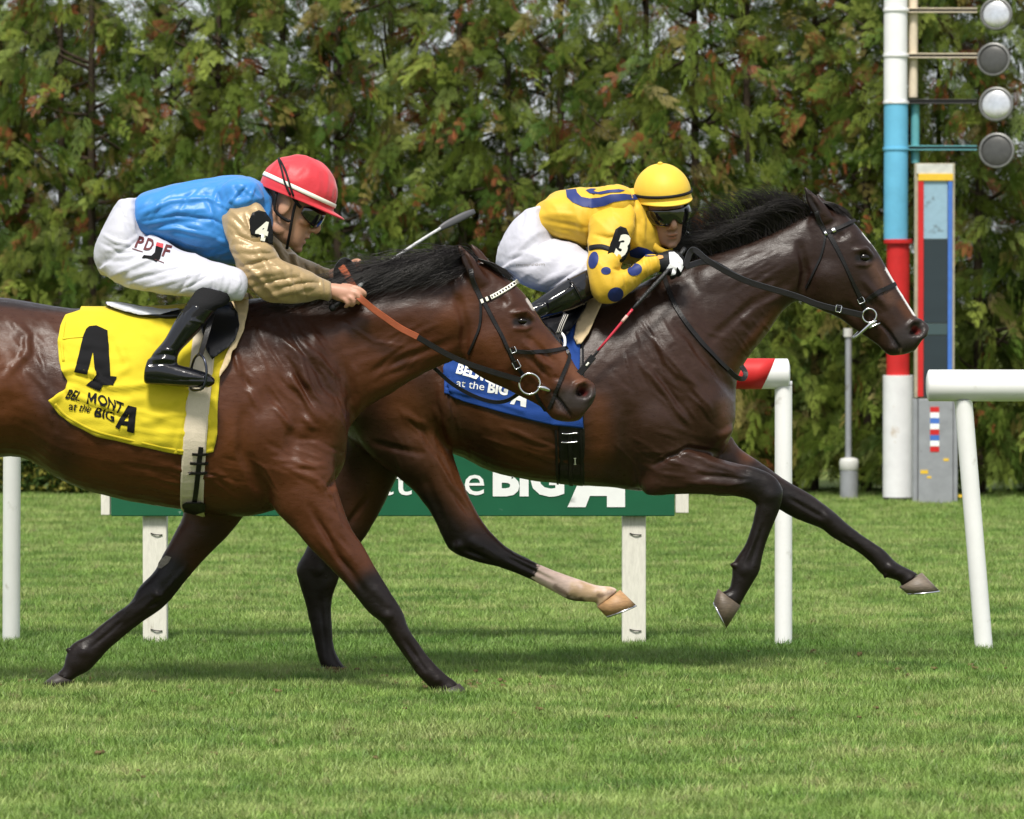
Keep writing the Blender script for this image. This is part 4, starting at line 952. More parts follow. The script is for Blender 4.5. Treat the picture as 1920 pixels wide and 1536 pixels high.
    pa([(1512,360),(1530,400)], 11, black, .7, .8); pa([(1230,515),(1530,392)], 16, black, .5, .8)
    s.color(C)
    eye = mesh_obj('eye', *ellip(cast(s.bvh(), 1620, 483)[0]+np.array([0,.002,0]), (.024,.015,.018)), EYEM)
    Vv = np.array([v.co for v in eye.data.vertices]); Vv[:, 1] = 2*Y3-Vv[:, 1]
    e2 = mesh_obj('eye', Vv, [tuple(p.vertices)[::-1] for p in eye.data.polygons], EYEM)
    hv = []
    for a_, b_, c_, d_, hw, Y, colr in (((1389,1136),(1346,1104),(1362,1178),(1338,1128),.05,-.15,(.10,.075,.05)), ((1729,1074),(1686,1101),(1761,1107),(1700,1113),.05,.14,(.14,.11,.08)),
                                        ((1163,1106),(1119,1138),(1192,1134),(1136,1156),.05,-.13,(.42,.24,.11)), ((650,1250),(602,1250),(664,1266),(606,1266),.048,.13,(.03,.025,.022))):
        v, f_ = hoof_loft(a_, b_, c_, d_, hw, Y3+Y); h = mesh_obj('hoof', v, f_, HOOF); at = h.data.color_attributes.new('Col', 'FLOAT_COLOR', 'POINT')
        cc = np.array([np.append(np.array(colr)*random.uniform(.8, 1.2), 1) for _ in v]); at.data.foreach_set('color', cc.astype(np.float32).ravel())
        k = len(v)-24; rim = v[k:]; cen = rim.mean(0); dn = (rim.mean(0)-v[:24].mean(0)); dn /= np.linalg.norm(dn)
        R1 = cen+(rim-cen)*1.0; R2 = R1+dn*.008; R3 = cen+(rim-cen)*.7+dn*.008; R4 = cen+(rim-cen)*.7
        if Y != .13 or a_[0] > 700:
            sh = mesh_obj('shoe', np.vstack([R1, R2, R3, R4]), grid_faces(4, 24)+[(72+j, 72+(j+1) % 24, (j+1) % 24, j) for j in range(24)], STEEL); sh.parent = h
        hv.append(h)
    # mane standing up in the wind
    g = []
    for i, (x, y) in enumerate([(1520,400),(1500,410),(1476,422),(1450,434),(1422,446),(1394,458),(1366,467),(1338,476),(1310,486),(1280,498)]):
        hgt = (22, 40, 58, 72, 78, 78, 74, 68, 60, 50)[i]
        g.append([(x, y+4, -.004), (x-4, y-hgt*.42, -.006), (x-14, y-hgt*.78, -.01), (x-34, y-hgt*1.0, -.014), (x-62, y-hgt*1.02, -.016)])
    gb = [[(p[0][0], p[0][1]+2, 0), (p[0][0]-16, p[0][1]-16, -.02), (p[0][0]-36, p[0][1]-26, -.04), (p[0][0]-60, p[0][1]-24, -.05), (p[0][0]-86, p[0][1]-12, -.06)] for p in g]
    V1, F1 = join([strands(g, 1350, 6, .0018, .016, .022, 11, .008, .55, Y3), strands(gb, 700, 6, .0020, .018, .018, 12, .008, .3, Y3)])
    mane = mesh_obj('mane', V1, F1, HAIR)
    gf = [[(1535+i*6, 378+i*3, (-.03,0,.03)[i]), (1556+i*6, 383+i*3, (-.04,0,.035)[i]), (1574+i*5, 394+i*3, (-.04,0,.04)[i]), (1588+i*5, 408+i*3, (-.035,0,.04)[i])] for i in range(3)]
    forelock = mesh_obj('forelock', *strands(gf, 160, 6, .0025, .008, .008, 15, .003, .25, Y3), HAIR)
    gt = [[(628,625,Y3+y), (590,615,Y3+y*1.2), (540,650,Y3+y*1.5), (500,720,Y3+y*1.6), (470,820,Y3+y)] for y in (-.05, 0, .05)]
    tail = mesh_obj('tail', *strands(gt, 420, 6, .004, .05, .03, 16, .01), HAIR)
    adopt(root, s.o, eye, e2, mane, forelock, tail, *hv)
    return s

# ================================================================== JOCKEYS
SKIN = mat('skin', attr='Col', rough=.48, spec=.4, var=.06, vscale=60, bump=.06, bscale=400)
WHITEB = mat('white_breeches', (.50, .50, .56), rough=.55, spec=.35, bump=.12, bscale=70, bump2=.25, b2scale=16, sheen=.1)
BOOT = mat('patent_boot', (.005, .005, .007), rough=.14, spec=.45, coat=.3, crough=.05, bump2=.18, b2scale=14, bump=.02)
SOCK = mat('black_knit', (.010, .010, .011), rough=.85, spec=.2, bump=.3, bscale=200)
GOG = mat('goggle_lens', (.006, .006, .007), rough=.05, spec=.7, coat=.6, crough=.03)
BLKS = mat('black_strap', (.008, .008, .009), rough=.6, spec=.25, bump=.2, bscale=200)
BLKP = mat('black_patch', (.007, .007, .008), rough=.4, spec=.25)
OFFW = mat('off_white_print', (.78, .76, .66), rough=.6, var=.05)
BLKI = mat('black_print', (.006, .006, .007), rough=.8, spec=.15)
SATB = mat('blue_satin', (.032, .20, .54), rough=.42, spec=.4, bump=.05, bscale=120, bump2=.30, b2scale=18, sheen=.12, var=.05)
GOLD = mat('gold_satin', (.35, .245, .115), rough=.38, spec=.5, metal=.12, bump=.10, bscale=90, bump2=.40, b2scale=20, sheen=.25, var=.08)
YELS = mat('yellow_silks', (.64, .40, .030), rough=.55, spec=.3, bump=.06, bscale=150, bump2=.22, b2scale=14, sheen=.1, var=.04)
NAVY = mat('navy_print', (.018, .032, .145), rough=.55, spec=.3)
REDC = mat('red_helmet_silk', (.56, .026, .038), rough=.48, spec=.4, bump2=.42, b2scale=14, bump=.06, bscale=160, sheen=.2)
YELC = mat('yellow_helmet_silk', (.72, .48, .05), rough=.55, spec=.3, bump2=.10, b2scale=12, bump=.05, bscale=160)
HAIRB = mat('dark_hair', (.012, .010, .009), rough=.7)
def shrink(st, k=.80):
    out = []
    for s in st:
        s = list(s)+[0]*(6-len(s)); cx, cy = (s[0]+s[2])/2, (s[1]+s[3])/2
        out.append((cx+(s[0]-cx)*k, cy+(s[1]-cy)*k, cx+(s[2]-cx)*k, cy+(s[3]-cy)*k, s[4]*k, s[5]))
    return out
def mirrored(st, dx=0): return [(s[0]+dx, s[1], s[2]+dx, s[3], s[4], -(s[5] if len(s) > 5 else 0)) for s in st]
def head_matrix(px, py, Y, yaw, pitch, roll, sc):
    o = P(px, py, Y)
    return Matrix.Translation(o) @ Matrix.Rotation(math.radians(yaw), 4, 'Z') @ Matrix.Rotation(math.radians(pitch), 4, 'Y') @ Matrix.Rotation(math.radians(roll), 4, 'X') @ Matrix.Scale(sc, 4)
def xf(M, V):
    A = np.array(M); V = np.asarray(V, float); return V @ A[:3, :3].T + A[:3, 3]
def head_parts(M, mouth_open):
    sl = [(-.120,.082,.035,.022), (-.106,.098,-.005,.040), (-.086,.099,-.028,.050), (-.060,.098,-.048,.056), (-.030,.096,-.058,.062), (0,.090,-.074,.067), (.030,.098,-.086,.072), (.070,.090,-.092,.074), (.100,.062,-.072,.058), (.122,.02,-.03,.02)]
    S = cat_rom(sl, 4); V = []; n = 32
    for z, f, b, wd in S:
        c = (f+b)/2; h = (f-b)/2
        for j in range(n):
            a = 2*math.pi*j/n; ca, sa = math.cos(a), math.sin(a)
            V.append((c+h*math.copysign(abs(ca)**.85, ca), wd*math.copysign(abs(sa)**.9, sa), z))
    F = grid_faces(len(S), n); F.append(tuple(range(n))[::-1]); F.append(tuple((len(S)-1)*n+j for j in range(n)))
    ps = [(np.array(V), F)]
    ps.append(tube([(.088,0,.022), (.104,0,-.005), (.118,0,-.028), (.112,0,-.044)], [.010,.011,.0135,.009], n=14))
    for s in (-1, 1):
        ps += [ellip((.104,s*.013,-.040), (.012,.008,.008)), ellip((.066,s*.044,-.022), (.026,.018,.018)), ellip((-.006,s*.070,-.006), (.020,.009,.032), np.array(Matrix.Rotation(s*.35, 3, 'Z'))),
               ellip((.005,s*.047,-.078), (.024,.012,.022)), ellip((.086,s*.028,.020), (.016,.022,.009))]
    dz = .006 if mouth_open else 0
    ps += [ellip((.1005,0,-.066), (.0085,.023,.0060)), ellip((.0965,0,-.080-dz), (.0085,.020,.0065)), ellip((.087,0,-.108-dz), (.017,.022,.014)), ellip((.097,0,-.056), (.010,.014,.010))]
    return [(xf(M, v), f) for v, f in ps]
def skin_colour(s, M, hands, base, stubble, mouth_open):
    Mi = np.array(M.inverted()); Q = s.V @ Mi[:3, :3].T + Mi[:3, 3]; n = len(s.V)
    C = np.tile(np.array(base), (n, 1)); inhead = (np.abs(Q[:, 0]) < .2)&(np.abs(Q[:, 1]) < .12)&(Q[:, 2] > -.14)&(Q[:, 2] < .2)
    def blob(c, r, col, a):
        d = np.sqrt((((Q-np.array(c))/np.array(r))**2).sum(1)); wgt = np.clip(1.6-1.6*d, 0, 1)*a*inhead; C[:] = C*(1-wgt[:, None])+np.array(col)*wgt[:, None]
    b = np.array(base)
    blob((.075,0,-.095), (.07,.075,.045), b*np.array([.62,.62,.66]), stubble)
    blob((.104,0,-.055), (.03,.04,.010), b*np.array([.5,.48,.5]), stubble)
    for s_ in (-1, 1): blob((.075,s_*.045,-.03), (.035,.028,.028), b*np.array([1.15,.92,.88]), .5)
    blob((.115,0,-.035), (.02,.02,.02), b*np.array([1.15,.9,.85]), .5)
    dz = .006 if mouth_open else 0
    blob((.106,0,-.067), (.014,.022,.0055), b*np.array([.85,.48,.45]), .8); blob((.102,0,-.080-dz), (.014,.020,.006), b*np.array([.9,.5,.47]), .8)
    blob((.104,0,-.0735-dz*.5), (.018,.024,.0028+dz*.5), (.03,.008,.008), .95)
    for s_ in (-1, 1): blob((.112,s_*.011,-.046), (.006,.005,.004), (.05,.02,.015), .9)
    blob((-.05,0,.0), (.055,.09,.06), (.012,.010,.009), .97)
    # hands a little pinker
    px, py = proj(s.V)
    for (hx, hy, r) in hands:
        d = np.hypot(px-hx, py-hy)/r; wgt = np.clip(1.5-1.5*d, 0, 1)*.7; C = C*(1-wgt[:, None])+np.array([.46,.235,.165])*wgt[:, None]
    s.color(C)
def helmet(M, m, root, dome=(.02,0,.052,.150,.122,.150), brim=.052, wr=.0):
    cx, cy, cz, rx, ry, rz = dome; V = []; na = 112; rings = [90]+list(range(84, 2, -6))+[2, -2, -6]
    sc = 1/M.to_scale()[0]
    for e in rings:
        for j in range(na):
            a = 2*math.pi*j/na; ee = math.radians(e)
            w_ = 1+wr*(1-2.2*abs(noise.noise(Vector((math.cos(a)*math.cos(ee)*2.6, math.sin(a)*math.cos(ee)*2.6, math.sin(ee)*2.2+3)))))*(1 if 8 < e < 84 else 0)
            V.append((cx+rx*w_*math.cos(ee)*math.cos(a), cy+ry*w_*math.cos(ee)*math.sin(a), cz+rz*w_*math.sin(ee)*(1 if e > 0 else .8)))
    # rim and peak
    for k in range(1, 5):
        for j in range(na):
            a = 2*math.pi*j/na; f = max(0, math.cos(a))**1.6
            ee = math.radians(-6-2*k); r = 1 + .008*k*(1-f)
            x = cx+rx*math.cos(ee)*math.cos(a)*r + brim*f*k/4; y = cy+ry*math.cos(ee)*math.sin(a)*r*(1+.02*f*k)
            z = cz+rz*math.sin(math.radians(-6))*.8 - .0035*k*(1-f) - .003*k*f
            V.append((x, y, z))
    V = np.array(V)*np.array([sc, sc, sc])*1.0
    F = [q[::-1] for q in grid_faces(len(rings)+4, na)]
    o = mesh_obj('helmet', xf(M, V), F, m, root)
    md = o.modifiers.new('s', 'SOLIDIFY'); md.thickness = .008; md.offset = -1
    ms = o.modifiers.new('ss', 'SUBSURF'); ms.levels = 1; ms.render_levels = 1
    return o, dome, sc
def on_dome(dome, sc, M, pts, lift=.004):
    """points (azimuth, elevation) on the helmet"""
    cx, cy, cz, rx, ry, rz = dome; C = []; N = []
    for a, e in pts:
        a, e = math.radians(a), math.radians(e); k = (1 if e > 0 else .8)
        p = np.array([cx+(rx+lift)*math.cos(e)*math.cos(a), cy+(ry+lift)*math.cos(e)*math.sin(a), cz+(rz+lift)*math.sin(e)*k])*sc
        n = np.array([math.cos(e)*math.cos(a)/rx, math.cos(e)*math.sin(a)/ry, math.sin(e)/rz]); n /= np.linalg.norm(n)
        C.append(p); N.append(n)
    R = np.array(M.to_3x3().normalized())
    return xf(M, C), np.array(N) @ R.T
def goggles(M, root, k=1.0):
    V = []; nu, nv = 33, 9
    for i in range(nu):
        t = -1+2*i/(nu-1); a = math.radians(72*t)
        hi = .026*(1-.55*abs(t)**4); lo = -.034*(1-.75*abs(t)**3.2) + .024*math.exp(-(t/.16)**2)
        for j in range(nv):
            f = j/(nv-1); z = lo+(hi-lo)*f; bul = 1+.05*math.sin(math.pi*f)
            V.append(((.020+.094*math.cos(a)*bul)*k, .082*math.sin(a)*bul*k, (z+.006)*k))
    F = [(q[0], q[3], q[2], q[1]) for q in grid_faces(nu, nv, wrap=False)]
    o = mesh_obj('goggles', xf(M, V), F, GOG, root)
    md = o.modifiers.new('s', 'SOLIDIFY'); md.thickness = .006; md.offset = 0
    return o
def plane_bvh(x, y, Y, slope=0.0):
    a = [P(x-90, y-90, Y-slope*.2), P(x+90, y-90, Y+slope*.2), P(x+90, y+90, Y+slope*.2), P(x-90, y+90, Y-slope*.2)]
    return BVHTree.FromPolygons([tuple(v) for v in a], [(0,1,2,3)])
def finger(pts, r0, Y0): return tube([P(a, b, Y0+c) for a, b, c in pts], [r0*(1-.12*i) for i in range(len(pts))], n=10)
def bvh_of(*ss):
    V = []; F = []; k = 0
    for s in ss:
        V += [tuple(v) for v in s.V]; F += [tuple(i+k for i in p.vertices) for p in s.me.polygons]; k = len(V)
    return BVHTree.FromPolygons(V, F)

def jockey4():
    Y = Y4
    root = empty('person', (P(370, 700, Y)[0], Y, P(370, 700, Y)[2]), 'jockey in blue and gold silks and red cap crouching over the nearer horse', 'jockey')
    torso = [(250,398,258,436,.10), (262,366,276,446,.135), (300,353,316,458,.155), (350,341,372,478,.168), (400,334,418,493,.176), (440,331,452,492,.18), (474,336,488,474,.168), (497,348,507,442,.11), (510,366,514,424,.07)]
    arm = [(468,372,432,392,.05,-.12), (492,392,420,404,.064,-.165), (504,425,424,432,.068,-.19), (507,450,432,456,.066,-.21), (512,468,440,480,.066,-.225), (522,486,450,508,.064,-.235), (536,494,464,536,.062,-.24),
           (556,503,494,559,.058,-.235), (580,513,534,567,.052,-.22), (600,523,575,566,.044,-.195), (618,531,617,561,.036,-.175)]
    arm2 = [(500,390,440,410,.06,.14), (528,446,470,470,.062,.19), (542,468,500,500,.06,.20), (560,484,530,520,.054,.19), (592,497,572,522,.045,.15), (626,506,624,527,.035,.10)]
    pelvis = [(262,372,224,378,.10,0), (268,398,203,412,.145,0), (280,435,181,460,.175,0), (300,470,184,505,.17,0), (320,500,220,530,.12,0)]
    thigh = [(285,440,186,505,.10,-.08), (330,464,235,536,.104,-.13), (382,484,300,549,.096,-.19), (418,497,355,554,.08,-.25), (446,505,400,560,.068,-.28), (460,520,436,563,.056,-.29), (462,540,452,562,.04,-.29)]
    shin = [(440,552,374,536,.050,-.30), (424,572,362,552,.052,-.32), (404,582,351,568,.054,-.335), (380,614,327,604,.052,-.345), (356,640,308,637,.046,-.35), (336,662,287,662,.040,-.355), (332,684,272,690,.038,-.358)]
    foot = [(275,680,270,700,.026,-.358), (280,672,272,719,.034,-.358), (305,672,297,722,.038,-.36), (335,683,335,725,.041,-.362), (366,692,366,727,.043,-.364), (392,701,390,727,.038,-.366), (403,711,402,720,.018,-.366)]
    neck = [(500,362,500,440,.075,0), (520,372,520,436,.066,0), (540,385,535,440,.062,0)]
    M = head_matrix(540, 386, Y, 0, 25, 0, 1.20)
    parts = head_parts(M, True)+[loft(neck, Y)] + [loft(shrink(q), Y) for q in (torso, arm, arm2, pelvis, thigh, mirrored(thigh), shin, mirrored(shin), foot, mirrored(foot))]
    # near hand closed on the rein and the whip
    Yh = Y-.165
    parts += [loft([(605,531,606,558,.026,0), (622,531,622,560,.028,0), (640,533,636,566,.030,0), (655,536,648,568,.030,0), (668,541,658,566,.026,0)], Yh)]
    parts += [finger([(660,539,-.005),(674,543,-.012),(684,551,-.010),(681,557,.008)], .0125, Yh), finger([(658,548,-.014),(670,552,-.022),(675,562,-.018),(671,569,-.002)], .0125, Yh),
              finger([(650,555,-.018),(660,560,-.026),(663,569,-.020),(658,574,-.004)], .012, Yh), finger([(640,558,-.018),(649,564,-.024),(651,572,-.018),(646,576,-.004)], .011, Yh),
              finger([(640,537,.018),(655,537,.028),(668,542,.030),(676,550,.024)], .0125, Yh)]
    # far hand, fingers turned to the viewer over the rein
    Yf = Y+.085
    parts += [loft([(616,506,618,528,.026,0), (634,500,638,526,.030,0), (652,496,656,524,.030,0), (664,496,668,520,.026,0)], Yf)]
    parts += [finger([(656,496,-.005),(666,490,-.022),(673,489,-.035),(670,495,-.045)], .0125, Yf), finger([(660,502,-.01),(671,500,-.03),(676,505,-.042),(668,509,-.048)], .0125, Yf),
              finger([(662,508,-.01),(676,508,-.03),(682,514,-.040),(675,518,-.046)], .012, Yf), finger([(660,515,-.01),(674,518,-.026),(680,522,-.034),(672,524,-.040)], .011, Yf),
              finger([(645,500,-.02),(656,497,-.045),(664,503,-.055),(666,510,-.05)], .0125, Yf)]
    body = Surf('body', parts, .0050, 3, SKIN, None, Y)
    skin_colour(body, M, [(650,552,45), (668,506,26)], (.46, .25, .16), .4, True)
    shirt = Surf('shirt', [loft(torso, Y, n=36, pw=.92), ellip(P(452,374,Y-.125), (.085,.075,.085)), ellip(P(458,372,Y+.125), (.085,.075,.085)), loft([(486,345,486,432,.10), (500,350,500,436,.088), (511,360,508,434,.078)], Y)], .006, 9, SATB, None, Y)
    shirt.sculpt([([(300,430),(350,446),(410,452)], 20, .010), ([(262,440),(320,420),(400,410)], 9, -.006), ([(276,420),(330,396),(390,392)], 9, .006), ([(380,360),(400,400),(408,450)], 9, -.007), ([(412,350),(424,392),(430,440)], 8, .006), ([(440,350),(452,372)], 6, -.006), ([(446,342),(466,360),(480,372)], 6, .006), ([(430,370),(446,385)], 6, .005), ([(470,350),(488,372)], 5, -.005),
                  ([(300,462),(360,478),(430,486)], 8, .006), ([(310,440),(380,470)], 8, -.007), ([(330,380),(360,365),(400,360)], 12, -.004), ([(270,400),(300,385)], 8, .005), ([(350,420),(410,440)], 8, .006), ([(264,430),(300,450)], 7, .006)])
    shirt.sculpt([([(262,402),(320,378),(390,372),(430,390)], 6, .008), ([(270,415),(330,404),(400,412),(436,430)], 5, -.008), ([(275,432),(330,428),(390,440),(440,462)], 6, .009), ([(450,352),(430,380),(424,420)], 5, .008), ([(462,350),(444,372)], 4, -.008), ([(476,352),(466,378)], 4, .007), ([(330,360),(300,380),(280,410)], 6, .006), ([(380,348),(350,372),(335,400)], 7, -.005), ([(420,345),(404,368),(400,400)], 6, .006)])
    shirt.wrinkle(.006, 11, seed=2, axis=(.85,0,.25)); shirt.wrinkle(.0012, 26, seed=31, axis=(.7,0,.5)); shirt.smooth(1)
    sl = Surf('sleeve', [loft(arm, Y, n=28)], .005, 4, GOLD, None, Y)
    sl.sculpt([([(440,440),(475,455),(505,452)], 8, -.012), ([(436,465),(470,470),(510,468)], 8, .010), ([(452,500),(490,490),(520,486)], 7, -.009), ([(455,520),(500,510),(540,508)], 8, .009), ([(470,540),(520,525),(560,520)], 7, -.008), ([(500,556),(545,545),(590,535)], 7, .008), ([(520,540),(570,530),(600,532)], 5, -.006), ([(430,410),(450,430),(460,446)], 7, .007), ([(460,400),(470,440)], 6, -.005), ([(600,525),(606,560)], 4, .006), ([(560,512),(575,560)], 5, -.005), ([(540,505),(552,562)], 5, .005), ([(480,470),(500,500),(505,530)], 6, .006)])
    sl.wrinkle(.010, 15, seed=4, axis=(.75,0,-.6)); sl.smooth(1)
    sl2 = Surf('sleeve', [loft(arm2, Y, n=28)], .005, 4, GOLD, None, Y)
    sl2.sculpt([([(530,455),(545,480)], 7, -.009), ([(545,475),(560,505)], 6, .009), ([(570,495),(580,518)], 5, -.007), ([(595,500),(603,520)], 5, .007), ([(520,470),(540,495)], 6, .008)]); sl2.wrinkle(.009, 15, seed=8, axis=(.75,0,-.6)); sl2.smooth(1)
    br = Surf('breeches', [loft(pelvis, Y, n=32)]+[loft(q, Y, n=28) for q in (thigh, mirrored(thigh))], .006, 9, WHITEB, None, Y)
    br.sculpt([([(335,545),(348,530),(352,512)], 6, -.007), ([(350,540),(366,522),(378,505)], 6, .007), ([(395,552),(400,528),(404,510)], 5, -.006), ([(408,552),(414,530),(416,510)], 5, .006), ([(425,552),(434,530),(432,512)], 5, -.006), ([(440,548),(448,530),(444,515)], 5, .006), ([(195,470),(230,465),(265,440)], 7, .005), ([(190,490),(240,490),(280,470)], 8, -.005), ([(240,520),(300,500)], 8, .004), ([(225,390),(240,430)], 6, -.005), ([(262,450),(320,470),(380,496)], 6, -.006)])
    br.sculpt([([(205,520),(250,500),(300,480)], 5, .006), ([(230,530),(290,515),(350,500)], 5, -.006), ([(270,540),(330,525),(380,512)], 5, .007), ([(330,548),(370,530),(400,512)], 4, -.007), ([(195,440),(220,455),(250,460)], 5, .006), ([(190,455),(225,475),(262,474)], 5, -.005), ([(245,400),(250,430),(262,450)], 5, .005)])
    br.wrinkle(.006, 11, seed=6, axis=(.6,0,.6)); br.wrinkle(.0010, 24, seed=37, axis=(.8,0,-.3)); br.smooth(1)
    boots = []
    for sg in (1, -1):
        q = (lambda s_: s_) if sg == 1 else mirrored
        bt = Surf('boot', [loft(q(shin[2:]), Y, n=28), loft(q(foot), Y, n=28)], .005, 5, BOOT, None, Y)
        if sg == 1:
            bt.sculpt([([(285,668),(310,664),(332,668)], 4, -.006), ([(282,675),(310,673),(330,676)], 4, .006), ([(280,684),(305,682),(328,684)], 4, -.006), ([(276,706),(330,712),(400,712)], 3, -.004), ([(300,655),(325,658)], 4, .005), ([(340,628),(352,590),(372,572)], 7, .004), ([(330,650),(350,620)], 6, -.004), ([(356,600),(398,610)], 3, .004)])
        boots.append(bt.o)
        sk_ = Surf('sock', [loft(q(shin[:4]), Y, n=24)], .006, 3, SOCK, None, Y); boots.append(sk_.o)
    MH = M @ Matrix.Rotation(math.radians(-3), 4, 'Y'); hm, dome, sc = helmet(MH, REDC, None, dome=(.018,0,.060,.155,.127,.150), brim=.060, wr=.035)
    C, N = on_dome(dome, sc, MH, [(a, 6-3*math.cos(math.radians(a))) for a in range(-180, 181, 8)], .002)
    wb = mesh_obj('helmet_band', *ribbon(C, N, .017, .002), OFFW)
    st = []
    for o_ in (0, 8):
        C, N = on_dome(dome, sc, MH, [(-92-o_*.6, -8), (-104-o_, 8), (-120-o_, 24), (-145-o_, 36), (180-o_*.5, 40), (145+o_, 36), (120+o_, 24), (104+o_, 8), (92+o_*.6, -8)], .005)
        C = cat_rom(C, 4); N = cat_rom(N, 4); st.append(ribbon(C, N, .008, .003))
    loc = lambda L: [xf(M, [p])[0] for p in L]
    for s_ in (-1, 1):
        st += [tube(loc([(.02,s_*.085,.045), (.028,s_*.076,-.01), (.045,s_*.062,-.075), (.055,s_*.03,-.122), (.055,0,-.128)]), .0055, n=8), tube(loc([(-.05,s_*.080,.03), (-.03,s_*.078,-.03), (.02,s_*.070,-.045), (.030,s_*.068,-.04)]), .006, n=8), tube(loc([(.045,s_*.082,.012), (.0,s_*.094,.035), (-.02,s_*.10,.05)]), .006, n=8)]
    strp = [mesh_obj('helmet_strap', *q, BLKS) for q in st]
    gg = goggles(M, None, 1.06)
    bsh = bvh_of(shirt, sl)
    patch = decal('number_patch', [[(470,440),(467,412),(473,399),(485,394),(498,398),(508,412),(512,440),(511,460),(500,455),(486,447)]], plane_bvh(488,425,Y-.268,.25), BLKP, None, off=.0, step=8, thick=.003)
    num = text_decal('number', '4', 476, 500, 446, 34, plane_bvh(488,425,Y-.268,.25), OFFW, None, off=.0045, bold=.05, angle=12)
    bvb = br.bvh()
    DRED = mat('dark_red_print', (.085,.008,.010), rough=.7); 
    em = [text_decal('lettering', t, a, b, c, 23, bvb, mm, None, off=.003, bold=.028, angle=14, shear=.12) for t, a, b, c, mm in (('P', 252, 265, 464, DRED), ('D', 269, 284, 468, DRED), ('F', 303, 315, 480, DRED))]
    em += [decal('boot_emblem', [[(292,462),(305,466),(300,486),(293,492),(286,487),(266,484),(270,479),(284,480),(290,474)]], bvb, BLKI, None, off=.003, step=3), decal('boot_cuff', [[(294,455),(306,458),(305,466),(292,462)]], bvb, REDC, None, off=.0032, step=3), decal('underline', [[(248,466),(268,472),(268,473.5),(248,467.5)]], bvb, DRED, None, off=.003, step=3), decal('underline', [[(290,486),(308,493),(308,494.5),(290,487.5)]], bvb, DRED, None, off=.003, step=3)]
    cr = decal('boot_crest', [[(357,563),(361,558),(366,561),(367,566),(361,568)]], BVHTree.FromObject(boots[0], bpy.context.evaluated_depsgraph_get()), mat('gilt_print', (.45,.38,.2), rough=.4), None, off=.002, step=2)
    adopt(root, body.o, shirt.o, sl.o, sl2.o, br.o, *boots, hm, wb, *strp, gg, patch, num, *em, cr)
    return dict(body=body, shirt=shirt, sleeve=sl, br=br)

